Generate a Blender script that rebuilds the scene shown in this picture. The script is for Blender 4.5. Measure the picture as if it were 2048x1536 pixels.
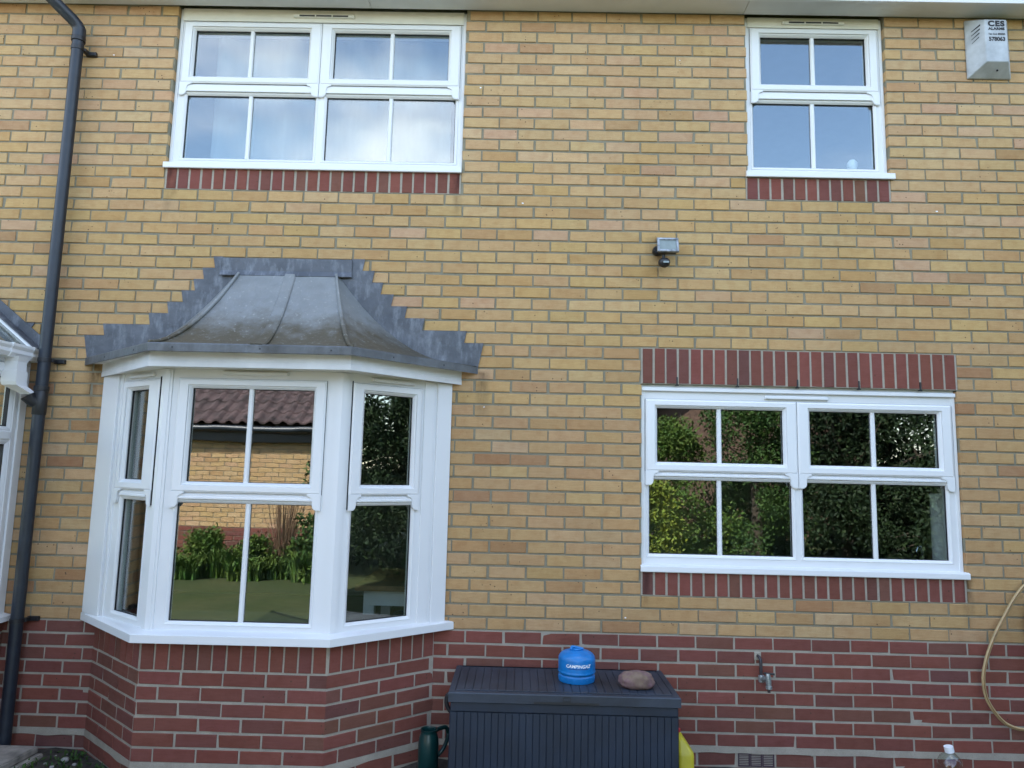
import bpy, bmesh, math, random
from mathutils import Vector, Matrix, noise as mnoise

random.seed(11)
sc = bpy.context.scene
for o in list(bpy.data.objects):
    bpy.data.objects.remove(o)
col = sc.collection

# ------------------------------------------------------------------ camera
CAM = Vector((3.1995, -4.2528, 0.9363))
cr = Vector((0.99970159, 0.00816235, 0.02302408))
cu = Vector((-0.02185277, -0.12240875, 0.99223916))
cw = Vector((-0.01091735, 0.99244621, 0.12219385))
cam_d = bpy.data.cameras.new('camera')
cam_d.sensor_fit = 'HORIZONTAL'
cam_d.sensor_width = 36.0
cam_d.lens = 36.0 * 1400.0 / 2048.0
cam_d.clip_start = 0.05
cam_d.clip_end = 2000.0
cam = bpy.data.objects.new('camera', cam_d)
col.objects.link(cam)
cam.matrix_world = Matrix(((cr.x, cu.x, -cw.x, CAM.x), (cr.y, cu.y, -cw.y, CAM.y), (cr.z, cu.z, -cw.z, CAM.z), (0, 0, 0, 1)))
sc.camera = cam

# ------------------------------------------------------------------ sky, sun, exposure
SUN_EL = math.radians(52.0)
SUN_ROT = math.radians(-36.0)          # behind the house, a little to the left
world = bpy.data.worlds.new('World')
sc.world = world
world.use_nodes = True
wn, wl = world.node_tree.nodes, world.node_tree.links
wn.clear()
w_out = wn.new('ShaderNodeOutputWorld')
w_bg = wn.new('ShaderNodeBackground')
w_bg.inputs['Strength'].default_value = 0.15
sky = wn.new('ShaderNodeTexSky')
sky.sky_type = 'NISHITA'
sky.sun_disc = False
sky.sun_elevation = SUN_EL
sky.sun_rotation = SUN_ROT
sky.air_density = 1.2
sky.dust_density = 0.5
sky.ozone_density = 1.6
w_tc = wn.new('ShaderNodeTexCoord')
w_map = wn.new('ShaderNodeMapping')
w_map.inputs['Scale'].default_value = (1.0, 1.0, 1.7)
w_map.inputs['Location'].default_value = (4.4, 3.3, 7.7)
w_no = wn.new('ShaderNodeTexNoise')
w_no.inputs['Scale'].default_value = 2.3
w_no.inputs['Detail'].default_value = 4.5
w_no.inputs['Roughness'].default_value = 0.55
w_rm = wn.new('ShaderNodeMapRange')
w_rm.interpolation_type = 'SMOOTHSTEP'
w_rm.inputs['From Min'].default_value = 0.43
w_rm.inputs['From Max'].default_value = 0.76
w_mx = wn.new('ShaderNodeMix')
w_mx.data_type = 'RGBA'
w_mx.inputs[7].default_value = (6.0, 6.1, 6.3, 1)     # sunlit broken cloud
wl.new(w_tc.outputs['Generated'], w_map.inputs['Vector'])
wl.new(w_map.outputs['Vector'], w_no.inputs['Vector'])
wl.new(w_no.outputs['Fac'], w_rm.inputs['Value'])
wl.new(w_rm.outputs['Result'], w_mx.inputs[0])
wl.new(sky.outputs['Color'], w_mx.inputs[6])
wl.new(w_mx.outputs[2], w_bg.inputs['Color'])
wl.new(w_bg.outputs['Background'], w_out.inputs['Surface'])

sun_vec = Vector((math.sin(SUN_ROT) * math.cos(SUN_EL), math.cos(SUN_ROT) * math.cos(SUN_EL), math.sin(SUN_EL)))
sun_d = bpy.data.lights.new('sun', 'SUN')
sun_d.energy = 4.8
sun_d.angle = math.radians(0.6)
sun_d.color = (1.0, 0.95, 0.88)
sun = bpy.data.objects.new('sun', sun_d)
sun.rotation_euler = (-sun_vec).to_track_quat('-Z', 'Y').to_euler()
sun.location = (0, 10, 20)
col.objects.link(sun)

sc.view_settings.view_transform = 'Standard'
sc.view_settings.look = 'None'
sc.view_settings.gamma = 1.0
sc.view_settings.use_curve_mapping = False
sc.view_settings.exposure = 2.17
sc.render.engine = 'CYCLES'
sc.cycles.use_denoising = True
sc.cycles.max_bounces = 6
sc.cycles.diffuse_bounces = 3
sc.cycles.glossy_bounces = 4
sc.cycles.transparent_max_bounces = 8
sc.cycles.caustics_reflective = False
sc.cycles.caustics_refractive = False

# ------------------------------------------------------------------ materials
def lin(r, g, b):
    f = lambda c: (c / 255 / 12.92) if c / 255 <= 0.04045 else ((c / 255 + 0.055) / 1.055) ** 2.4
    return (f(r), f(g), f(b), 1.0)

class NT:
    def __init__(s, name):
        s.m = bpy.data.materials.new(name)
        s.m.use_nodes = True
        s.n, s.l = s.m.node_tree.nodes, s.m.node_tree.links
        s.p = s.n['Principled BSDF']
    def new(s, t, **kw):
        nd = s.n.new(t)
        for k, v in kw.items():
            setattr(nd, k, v)
        return nd
    def link(s, a, b):
        s.l.new(a, b)
    def pos(s, scale=(1, 1, 1)):
        g = s.new('ShaderNodeNewGeometry')
        m = s.new('ShaderNodeMapping')
        m.inputs['Scale'].default_value = scale
        s.link(g.outputs['Position'], m.inputs['Vector'])
        return m.outputs['Vector']
    def noise(s, vec, scale, detail=4, rough=0.55):
        t = s.new('ShaderNodeTexNoise')
        t.inputs['Scale'].default_value = scale
        t.inputs['Detail'].default_value = detail
        t.inputs['Roughness'].default_value = rough
        s.link(vec, t.inputs['Vector'])
        return t.outputs['Fac']
    def ramp(s, fac, a, b, lo=0.0, hi=1.0):
        r = s.new('ShaderNodeMapRange')
        r.inputs['From Min'].default_value = a
        r.inputs['From Max'].default_value = b
        r.inputs['To Min'].default_value = lo
        r.inputs['To Max'].default_value = hi
        s.link(fac, r.inputs['Value'])
        return r.outputs['Result']
    def mix(s, fac, a, b, mode='MIX'):
        m = s.new('ShaderNodeMix', data_type='RGBA', blend_type=mode)
        for sock, val in ((m.inputs[0], fac), (m.inputs[6], a), (m.inputs[7], b)):
            if isinstance(val, (tuple, float, int)):
                sock.default_value = val
            else:
                s.link(val, sock)
        return m.outputs[2]
    def bump(s, h, strength, dist=0.01):
        b = s.new('ShaderNodeBump')
        b.inputs['Strength'].default_value = strength
        b.inputs['Distance'].default_value = dist
        s.link(h, b.inputs['Height'])
        s.link(b.outputs['Normal'], s.p.inputs['Normal'])
    def base(s, c):
        if isinstance(c, tuple):
            s.p.inputs['Base Color'].default_value = c
        else:
            s.link(c, s.p.inputs['Base Color'])
    def set(s, rough=0.5, metal=0.0, spec=0.5, coat=0.0):
        s.p.inputs['Roughness'].default_value = rough
        s.p.inputs['Metallic'].default_value = metal
        s.p.inputs['Specular IOR Level'].default_value = spec
        s.p.inputs['Coat Weight'].default_value = coat

def simple(name, c, rough=0.5, metal=0.0, spec=0.5, var=0.12, scale=9.0, bump=0.0, bscale=60.0):
    t = NT(name)
    v = t.pos()
    f = t.noise(v, scale, 5)
    c2 = tuple(x * (1 - var * 2.2) for x in c[:3]) + (1,)
    t.base(t.mix(t.ramp(f, 0.35, 0.75), c, c2))
    t.set(rough, metal, spec)
    if bump:
        t.bump(t.noise(v, bscale, 4), bump, 0.004)
    return t.m

def brick_mat(name, by_object):
    t = NT(name)
    if by_object:
        tint = t.new('ShaderNodeObjectInfo').outputs['Color']
    else:
        tint = t.new('ShaderNodeAttribute', attribute_name='tint').outputs['Color']
    v = t.pos()
    vs = t.pos((9.0, 9.0, 60.0))
    drag = t.noise(vs, 1.6, 5, 0.6)
    blot = t.noise(v, 17.0, 4)
    grain = t.noise(v, 190.0, 3)
    c = t.mix(t.ramp(drag, 0.35, 0.7, 0.0, 0.33), tint, (0.72, 0.60, 0.52, 1), 'MULTIPLY')
    c = t.mix(t.ramp(blot, 0.45, 0.72, 0.0, 0.45), c, (0.80, 0.66, 0.56, 1), 'MULTIPLY')
    c = t.mix(t.ramp(blot, 0.50, 0.28, 0.0, 0.25), c, (1.10, 1.06, 1.0, 1), 'MULTIPLY')
    c = t.mix(t.ramp(grain, 0.3, 0.75, 0.0, 0.30), c, (0.62, 0.58, 0.54, 1), 'MULTIPLY')
    spot = t.new('ShaderNodeTexVoronoi')
    spot.inputs['Scale'].default_value = 34.0
    t.link(v, spot.inputs['Vector'])
    pick = t.ramp(t.noise(v, 6.5, 2), 0.56, 0.62)
    sp = t.ramp(spot.outputs['Distance'], 0.16, 0.09)
    mm = t.new('ShaderNodeMath', operation='MULTIPLY')
    t.link(pick, mm.inputs[0]); t.link(sp, mm.inputs[1])
    c = t.mix(mm.outputs[0], c, (0.07, 0.045, 0.03, 1))
    wash = t.noise(t.pos((1.6, 1.6, 0.35)), 1.0, 5, 0.6)
    c = t.mix(t.ramp(wash, 0.5, 0.78, 0.0, 0.35), c, (0.74, 0.70, 0.66, 1), 'MULTIPLY')
    sep = t.new('ShaderNodeSeparateXYZ'); t.link(v, sep.inputs[0])
    ragged = t.noise(t.pos((16, 16, 5)), 1.0, 5, 0.65)
    for xc, hw, zt, zb in ((0.585, 0.075, 1.53, 1.08), (2.972, 0.05, 1.53, 1.20), (0.95, 0.05, 2.80, 2.45), (2.78, 0.04, 2.80, 2.50), (5.86, 0.04, 0.36, 0.05), (3.97, 0.03, 0.36, 0.12), (4.05, 0.09, 2.40, 2.10)):
        dx = t.new('ShaderNodeMath', operation='SUBTRACT'); dx.inputs[1].default_value = xc; t.link(sep.outputs['X'], dx.inputs[0])
        ab = t.new('ShaderNodeMath', operation='ABSOLUTE'); t.link(dx.outputs[0], ab.inputs[0])
        mx_ = t.ramp(ab.outputs[0], hw, hw * 0.15); up = t.ramp(sep.outputs['Z'], zt + 0.01, zt - 0.01); dn = t.ramp(sep.outputs['Z'], zb, zt)
        prod = mx_
        for q in (up, dn, t.ramp(ragged, 0.30, 0.62)):
            m2 = t.new('ShaderNodeMath', operation='MULTIPLY'); t.link(prod, m2.inputs[0]); t.link(q, m2.inputs[1]); prod = m2.outputs[0]
        m3 = t.new('ShaderNodeMath', operation='MULTIPLY'); m3.inputs[1].default_value = 1.3; m3.use_clamp = True; t.link(prod, m3.inputs[0])
        c = t.mix(m3.outputs[0], c, (0.34, 0.33, 0.34, 1), 'MULTIPLY')
    t.base(c)
    t.set(0.88, 0, 0.25)
    hm = t.new('ShaderNodeMath', operation='ADD')
    t.link(drag, hm.inputs[0]); t.link(grain, hm.inputs[1])
    t.bump(hm.outputs[0], 0.35, 0.004)
    return t.m

M = {}
M['brick_obj'] = brick_mat('brick_single', True)
M['brick_attr'] = brick_mat('brick_many', False)

def mortar(name, a, b):
    t = NT(name)
    v = t.pos()
    f = t.noise(v, 12.0, 6, 0.65)
    g = t.noise(v, 260.0, 3)
    c = t.mix(t.ramp(f, 0.3, 0.7), a, b)
    c = t.mix(t.ramp(g, 0.35, 0.75, 0, 0.45), c, (0.55, 0.52, 0.5, 1), 'MULTIPLY')
    t.base(c)
    t.set(0.95, 0, 0.2)
    t.bump(g, 0.5, 0.003)
    return t.m
M['mortar_y'] = mortar('mortar_grey', (0.295, 0.268, 0.195, 1), (0.225, 0.208, 0.152, 1))
M['mortar_r'] = mortar('mortar_pale', (0.43, 0.385, 0.315, 1), (0.33, 0.296, 0.245, 1))

def upvc_mat():
    t = NT('white_upvc')
    v = t.pos()
    f = t.noise(v, 2.5, 5)
    c = t.mix(t.ramp(f, 0.4, 0.8, 0, 0.5), (0.74, 0.745, 0.75, 1), (0.69, 0.70, 0.70, 1))
    t.base(c)
    t.set(0.30, 0, 0.45)
    return t.m
M['upvc'] = upvc_mat()
M['white_old'] = simple('weathered_white_board', (0.74, 0.745, 0.75, 1), 0.45, var=0.10, scale=5.0)
M['soffit'] = simple('painted_soffit', (0.74, 0.745, 0.74, 1), 0.6, var=0.08, scale=3.0)
M['cream'] = simple('cream_head_board', (0.74, 0.72, 0.64, 1), 0.5, var=0.05)
M['groove'] = simple('dark_groove', (0.03, 0.03, 0.035, 1), 0.8)
M['gap_shade'] = simple('grey_gap_shade', (0.16, 0.165, 0.17, 1), 0.7)
M['gasket'] = simple('black_gasket', (0.012, 0.012, 0.014, 1), 0.6)

def glass_mat(name, r0, wave):
    t = NT(name)
    t.n.remove(t.p)
    lw = t.new('ShaderNodeLayerWeight')
    pw = t.new('ShaderNodeMath', operation='POWER')
    pw.inputs[1].default_value = 5.0
    t.link(lw.outputs['Facing'], pw.inputs[0])
    fac = t.ramp(pw.outputs[0], 0, 1, r0, 0.95)
    tr = t.new('ShaderNodeBsdfTransparent')
    tr.inputs['Color'].default_value = (0.88, 0.92, 0.90, 1)
    gl = t.new('ShaderNodeBsdfGlossy')
    gl.inputs['Roughness'].default_value = 0.0
    gl.inputs['Color'].default_value = (0.97, 0.99, 1.0, 1)
    if wave:
        b = t.new('ShaderNodeBump')
        b.inputs['Strength'].default_value = wave
        b.inputs['Distance'].default_value = 0.02
        t.link(t.noise(t.pos((1.0, 1.0, 1.6)), 2.6, 2), b.inputs['Height'])
        t.link(b.outputs['Normal'], gl.inputs['Normal'])
    mx = t.new('ShaderNodeMixShader')
    t.link(fac, mx.inputs[0]); t.link(tr.outputs[0], mx.inputs[1]); t.link(gl.outputs[0], mx.inputs[2])
    t.link(mx.outputs[0], t.n['Material Output'].inputs['Surface'])
    return t.m
M['glass'] = glass_mat('window_glass', 0.145, 0.012)
M['clear'] = glass_mat('clear_plastic', 0.07, 0.0)

def lead_mat(name, a, b, lichen, streak):
    t = NT(name)
    v = t.pos()
    f = t.noise(v, 5.0, 6, 0.6)
    s = t.noise(t.pos((20, 20, 7.0)), 1.0, 7, 0.72)
    c = t.mix(t.ramp(f, 0.35, 0.7), a, b)
    c = t.mix(t.ramp(s, 0.48, 0.80, 0, streak), c, (0.30, 0.325, 0.36, 1))
    if lichen:
        sep = t.new('ShaderNodeSeparateXYZ')
        t.link(v, sep.inputs[0])
        n2 = t.noise(v, 9.0, 7, 0.7)
        ad = t.new('ShaderNodeMath', operation='MULTIPLY_ADD')
        ad.inputs[1].default_value = 0.42
        t.link(n2, ad.inputs[0]); t.link(sep.outputs['Z'], ad.inputs[2])
        c = t.mix(t.ramp(ad.outputs[0], 2.06, 1.86, 0, 0.92), c, (0.080, 0.066, 0.038, 1))
        n3 = t.noise(t.pos((14, 14, 8)), 3.0, 6, 0.75)
        c = t.mix(t.ramp(n3, 0.58, 0.68, 0, 0.75), c, (0.36, 0.37, 0.35, 1))
    t.base(c)
    t.set(0.48, 0.25, 0.5)
    t.bump(t.noise(v, 9.0, 5), 0.55, 0.015)
    return t.m
M['lead'] = lead_mat('weathered_lead', (0.235, 0.248, 0.246, 1), (0.185, 0.195, 0.196, 1), True, 0.25)
M['flash'] = lead_mat('lead_flashing', (0.105, 0.113, 0.130, 1), (0.054, 0.060, 0.072, 1), False, 0.7)
M['lead_edge'] = lead_mat('lead_drip_edge', (0.13, 0.14, 0.15, 1), (0.06, 0.062, 0.062, 1), False, 0.25)
M['pipe'] = simple('dark_pipe', (0.015, 0.022, 0.034, 1), 0.42, var=0.2, scale=14)
M['black'] = simple('black_plastic', (0.012, 0.013, 0.016, 1), 0.45)
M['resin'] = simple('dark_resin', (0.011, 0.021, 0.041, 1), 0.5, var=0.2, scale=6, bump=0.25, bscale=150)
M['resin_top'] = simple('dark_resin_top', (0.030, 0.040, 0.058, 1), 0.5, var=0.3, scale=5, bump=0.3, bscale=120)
M['blue'] = simple('blue_paint', (0.006, 0.185, 0.52, 1), 0.35, var=0.12, scale=20, bump=0.1)
M['ink'] = simple('black_ink', (0.01, 0.01, 0.014, 1), 0.6)
M['white_ink'] = simple('white_ink', (0.82, 0.84, 0.86, 1), 0.5, var=0.02)
M['sticker'] = simple('dark_blue_print', (0.02, 0.04, 0.16, 1), 0.5)
M['alarm'] = simple('alarm_plastic', (0.46, 0.49, 0.52, 1), 0.45, var=0.16, scale=12)
M['lampmetal'] = simple('worn_aluminium', (0.42, 0.44, 0.46, 1), 0.42, metal=0.5, var=0.35, scale=40)
M['lampglass'] = simple('lamp_glass', (0.26, 0.30, 0.29, 1), 0.12, var=0.1, scale=18)
M['tap'] = simple('dull_chrome', (0.42, 0.47, 0.47, 1), 0.35, metal=0.6, var=0.3, scale=60)
M['copper'] = simple('dark_copper', (0.06, 0.055, 0.06, 1), 0.5, metal=0.4)
M['hose'] = simple('tan_hose', (0.46, 0.34, 0.17, 1), 0.45, var=0.15, scale=25)
M['reel'] = simple('dark_green_reel', (0.02, 0.045, 0.045, 1), 0.4)
M['yellow'] = simple('yellow_plastic', (0.55, 0.47, 0.03, 1), 0.4, var=0.15)
M['green'] = simple('dark_green_plastic', (0.004, 0.034, 0.033, 1), 0.3, var=0.15)
M['red'] = simple('red_cap', (0.45, 0.03, 0.03, 1), 0.45)
M['wood'] = simple('table_wood', (0.32, 0.17, 0.07, 1), 0.4, var=0.3, scale=8)
M['bluebox'] = simple('blue_tub', (0.01, 0.05, 0.20, 1), 0.45)
M['plaster'] = simple('room_plaster', (0.30, 0.29, 0.27, 1), 0.9, var=0.05)
M['carpet'] = simple('room_floor', (0.14, 0.11, 0.09, 1), 0.9)
M['air'] = simple('purple_brown_airbrick', (0.075, 0.045, 0.06, 1), 0.8)
M['stone'] = simple('paving_stone', (0.34, 0.31, 0.27, 1), 0.9, var=0.3, scale=14, bump=0.5)
M['pebble'] = simple('pale_pebble', (0.42, 0.40, 0.37, 1), 0.85, var=0.3, scale=30)
M['bark'] = simple('bark', (0.09, 0.07, 0.05, 1), 0.95, var=0.4, scale=18, bump=0.8, bscale=40)
M['tile'] = simple('roof_tile', (0.085, 0.052, 0.052, 1), 0.85, var=0.4, scale=7, bump=0.4)
M['slate'] = simple('house_roof', (0.10, 0.07, 0.06, 1), 0.9)
M['chrome'] = simple('chrome', (0.7, 0.7, 0.7, 1), 0.15, metal=1.0)

def rock_mat():
    t = NT('purple_rock')
    v = t.pos()
    f = t.noise(v, 14, 7, 0.7)
    g = t.noise(v, 60, 5)
    c = t.mix(t.ramp(f, 0.38, 0.62), (0.17, 0.090, 0.110, 1), (0.21, 0.15, 0.105, 1))
    c = t.mix(t.ramp(g, 0.3, 0.8, 0, 0.5), c, (0.5, 0.45, 0.45, 1), 'MULTIPLY')
    t.base(c); t.set(0.85, 0, 0.3)
    t.bump(g, 0.6, 0.006)
    return t.m
M['rock'] = rock_mat()

def leaf_mat(name, a, b):
    t = NT(name)
    f = t.noise(t.pos(), 5.0, 3)
    r = t.new('ShaderNodeNewGeometry')
    c = t.mix(t.ramp(f, 0.35, 0.65), a, b)
    c = t.mix(t.ramp(r.outputs['Random Per Island'], 0, 1, 0, 0.55), c, (1.5, 1.5, 0.6, 1), 'MULTIPLY')
    t.base(c); t.set(0.65, 0, 0.22)
    t.p.inputs['Transmission Weight'].default_value = 0.0
    return t.m
M['leaf_d'] = leaf_mat('dark_leaf', (0.022, 0.055, 0.018, 1), (0.045, 0.085, 0.020, 1))
M['leaf_shade'] = leaf_mat('shade_dark_leaf', (0.010, 0.022, 0.012, 1), (0.018, 0.034, 0.013, 1))  # near-black: shade on the shrubs is put into the leaf colour
M['leaf_m'] = leaf_mat('green_leaf', (0.040, 0.090, 0.020, 1), (0.075, 0.110, 0.024, 1))
M['leaf_y'] = leaf_mat('golden_leaf', (0.16, 0.18, 0.03, 1), (0.10, 0.15, 0.03, 1))
M['strap'] = leaf_mat('strap_leaf', (0.045, 0.105, 0.026, 1), (0.085, 0.125, 0.032, 1))

def ground_mat():
    t = NT('lawn')
    v = t.pos()
    f = t.noise(v, 1.3, 6)
    g = t.noise(v, 45, 5, 0.7)
    c = t.mix(t.ramp(f, 0.35, 0.7), (0.046, 0.066, 0.024, 1), (0.068, 0.078, 0.034, 1))
    c = t.mix(t.ramp(g, 0.3, 0.75, 0, 0.8), c, (0.35, 0.4, 0.3, 1), 'MULTIPLY')
    c = t.mix(t.ramp(t.noise(t.pos((1.0, 5.0, 1.0)), 2.2, 4), 0.4, 0.65, 0, 0.6), c, (1.25, 1.1, 0.8, 1), 'MULTIPLY')
    t.base(c); t.set(0.9, 0, 0.2)
    t.bump(g, 0.8, 0.03)
    return t.m
M['lawn'] = ground_mat()
M['paving'] = simple('buff_paving', (0.42, 0.38, 0.31, 1), 0.9, var=0.15, scale=6)
M['soil'] = simple('bed_soil', (0.05, 0.042, 0.034, 1), 0.95, var=0.4, scale=20, bump=0.9, bscale=50)

def curtain_mat():
    t = NT('net_curtain')
    t.base(t.mix(t.ramp(t.noise(t.pos((8, 8, 1.0)), 1.0, 3), 0.3, 0.7), (0.38, 0.41, 0.45, 1), (0.30, 0.33, 0.37, 1)))
    t.set(0.9, 0, 0.1)
    return t.m
M['curtain'] = curtain_mat()

# ------------------------------------------------------------------ mesh helpers
class Fr:
    """a vertical plane: origin A, direction e along it, outward normal n (plan vectors)"""
    def __init__(s, A, B, out):
        s.A = Vector((A[0], A[1])); d = Vector((B[0], B[1])) - s.A
        s.L = d.length; s.e = d / s.L
        n = Vector((s.e.y, -s.e.x))
        if n.dot(Vector(out)) < 0: n = -n
        s.n = n
    def P(s, t, z, d=0.0):
        return (s.A.x + s.e.x * t + s.n.x * d, s.A.y + s.e.y * t + s.n.y * d, z)

class MB:
    def __init__(s):
        s.v, s.f, s.c = [], [], []
    def add(s, vs, fs, c=None):
        b = len(s.v)
        s.v += [tuple(x) for x in vs]
        s.f += [tuple(i + b for i in f) for f in fs]
        s.c += [c] * len(fs)
    def box(s, fr, t0, t1, z0, z1, d0, d1, c=None):
        P = fr.P
        s.add([P(t0, z0, d0), P(t1, z0, d0), P(t1, z1, d0), P(t0, z1, d0), P(t0, z0, d1), P(t1, z0, d1), P(t1, z1, d1), P(t0, z1, d1)],
              [(0, 1, 2, 3), (4, 5, 6, 7), (0, 1, 5, 4), (1, 2, 6, 5), (2, 3, 7, 6), (3, 0, 4, 7)], c)
    def cbox(s, fr, t0, t1, z0, z1, d0, d1, ch=0.003, c=None, back=True):
        P = fr.P
        e = min(ch, (t1 - t0) * 0.4, (z1 - z0) * 0.4)
        vs = [P(t0, z0, d0), P(t1, z0, d0), P(t1, z1, d0), P(t0, z1, d0),
              P(t0, z0, d1 - e), P(t1, z0, d1 - e), P(t1, z1, d1 - e), P(t0, z1, d1 - e),
              P(t0 + e, z0 + e, d1), P(t1 - e, z0 + e, d1), P(t1 - e, z1 - e, d1), P(t0 + e, z1 - e, d1)]
        fs = [(0, 1, 5, 4), (1, 2, 6, 5), (2, 3, 7, 6), (3, 0, 4, 7), (4, 5, 9, 8), (5, 6, 10, 9), (6, 7, 11, 10), (7, 4, 8, 11), (8, 9, 10, 11)]
        if back: fs.append((0, 1, 2, 3))
        s.add(vs, fs, c)
    def ring(s, fr, inner, outer, loops):
        """mitred frame. loops: (side, offset, depth); side 'i' measured out from inner rect, 'o' in from outer rect"""
        vs = []
        for side, o, d in loops:
            if side == 'i':
                a, b, z0, z1 = inner[0] - o, inner[1] + o, inner[2] - o, inner[3] + o
            else:
                a, b, z0, z1 = outer[0] + o, outer[1] - o, outer[2] + o, outer[3] - o
            vs += [fr.P(a, z0, d), fr.P(b, z0, d), fr.P(b, z1, d), fr.P(a, z1, d)]
        fs = []
        for k in range(len(loops) - 1):
            for j in range(4):
                a, b = k * 4 + j, k * 4 + (j + 1) % 4
                fs.append((a, b, b + 4, a + 4))
        s.add(vs, fs)
    def prism(s, fr, poly, d0, d1, c=None):
        n = len(poly)
        vs = [fr.P(t, z, d0) for t, z in poly] + [fr.P(t, z, d1) for t, z in poly]
        s.add(vs, [tuple(range(n)), tuple(range(n, 2 * n))] + [(i, (i + 1) % n, n + (i + 1) % n, n + i) for i in range(n)], c)
    def vprism(s, poly, z0, z1):
        n = len(poly)
        vs = [(x, y, z0) for x, y in poly] + [(x, y, z1) for x, y in poly]
        s.add(vs, [tuple(range(n)), tuple(range(n, 2 * n))] + [(i, (i + 1) % n, n + (i + 1) % n, n + i) for i in range(n)])
    def abox(s, x0, x1, y0, y1, z0, z1):
        s.vprism([(x0, y0), (x1, y0), (x1, y1), (x0, y1)], z0, z1)
    def tube(s, path, r, n=14, cap=True):
        path = [Vector(p) for p in path]
        rs = r if isinstance(r, (list, tuple)) else [r] * len(path)
        b = len(s.v); up = None
        for i, p in enumerate(path):
            d = (path[min(i + 1, len(path) - 1)] - path[max(i - 1, 0)]).normalized()
            if up is None:
                up = Vector((0, 0, 1)) if abs(d.z) < 0.9 else Vector((1, 0, 0))
            x = (up - d * up.dot(d)).normalized(); up = x
            y = d.cross(x)
            for k in range(n):
                a = 2 * math.pi * k / n
                s.v.append(tuple(p + (x * math.cos(a) + y * math.sin(a)) * rs[i]))
        for i in range(len(path) - 1):
            for k in range(n):
                a, c = b + i * n + k, b + i * n + (k + 1) % n
                s.f.append((a, c, c + n, a + n)); s.c.append(None)
        if cap:
            s.f.append(tuple(b + k for k in range(n))); s.f.append(tuple(b + (len(path) - 1) * n + k for k in range(n))); s.c += [None, None]
    def lathe(s, cx, cy, prof, n=32):
        b = len(s.v)
        for r, z in prof:
            for k in range(n):
                a = 2 * math.pi * k / n
                s.v.append((cx + r * math.cos(a), cy + r * math.sin(a), z))
        for i in range(len(prof) - 1):
            for k in range(n):
                a, c = b + i * n + k, b + i * n + (k + 1) % n
                s.f.append((a, c, c + n, a + n)); s.c.append(None)
        s.f.append(tuple(b + k for k in range(n))); s.f.append(tuple(b + (len(prof) - 1) * n + k for k in range(n))); s.c += [None, None]
    def sweep(s, loops, closed=False):
        """loops: list of polylines with the same number of points; skin between successive loops"""
        b = len(s.v); m = len(loops[0])
        for lp in loops: s.v += [tuple(p) for p in lp]
        nl = len(loops)
        for i in range(nl if closed else nl - 1):
            for k in range(m - 1):
                a = b + i * m + k; c = b + ((i + 1) % nl) * m + k
                s.f.append((a, a + 1, c + 1, c)); s.c.append(None)
        if closed:
            s.f.append(tuple(b + i * m for i in range(nl))); s.f.append(tuple(b + i * m + m - 1 for i in range(nl))); s.c += [None, None]
    def build(s, name, mat, parent=None, smooth=False, tint=False, recalc=True):
        me = bpy.data.meshes.new(name)
        me.from_pydata(s.v, [], s.f)
        if tint:
            at = me.attributes.new('tint', 'FLOAT_COLOR', 'FACE')
            flat = []
            for c in s.c: flat += list(c)
            at.data.foreach_set('color', flat)
        if recalc:
            bm = bmesh.new(); bm.from_mesh(me)
            bmesh.ops.recalc_face_normals(bm, faces=bm.faces)
            bm.to_mesh(me); bm.free()
        if smooth:
            me.polygons.foreach_set('use_smooth', [True] * len(me.polygons))
            try: me.set_sharp_from_angle(angle=math.radians(38))
            except Exception: pass
        me.materials.append(M[mat] if isinstance(mat, str) else mat)
        o = bpy.data.objects.new(name, me)
        col.objects.link(o)
        attach(o, parent)
        return o

base_of = {}
def attach(o, parent):
    if parent is not None:
        o.parent = parent
        if parent.name in base_of:
            o.matrix_parent_inverse = Matrix.Translation(base_of[parent.name]).inverted()
def thing(name, label, cat, base, group=None):
    o = bpy.data.objects.new(name, None)
    o.empty_display_size = 0.1
    o.location = base
    col.objects.link(o)
    o['label'] = label; o['category'] = cat
    if group: o['group'] = group
    base_of[o.name] = Vector(base)
    return o
def struct(o):
    o['kind'] = 'structure'; return o
def stuff(o):
    o['kind'] = 'stuff'; return o

def text_mesh(body, size, bold=0.0, shear=0.0, space=1.0):
    cu_ = bpy.data.curves.new('lettering', 'FONT')
    cu_.body = body; cu_.size = size; cu_.align_x = 'CENTER'; cu_.offset = bold; cu_.shear = shear; cu_.space_character = space
    cu_.resolution_u = 4
    to = bpy.data.objects.new('lettering_tmp', cu_)
    col.objects.link(to)
    dg = bpy.context.evaluated_depsgraph_get()
    me = bpy.data.meshes.new_from_object(to.evaluated_get(dg))
    vs = [v.co.copy() for v in me.vertices]; fs = [tuple(p.vertices) for p in me.polygons]
    bpy.data.objects.remove(to); bpy.data.curves.remove(cu_); bpy.data.meshes.remove(me)
    return vs, fs

# ------------------------------------------------------------------ constants of the house
G = 0.074            # yellow brick gauge, z = 0 is the joint between yellow and red brick
GR = 0.0768          # red brick gauge
BL = 0.225           # brick module
GND = -0.74
TOP = 53 * G
WALL = Fr((0, 0), (1, 0), (0, -1))
X0, X1 = -1.5, 10.2

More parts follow.
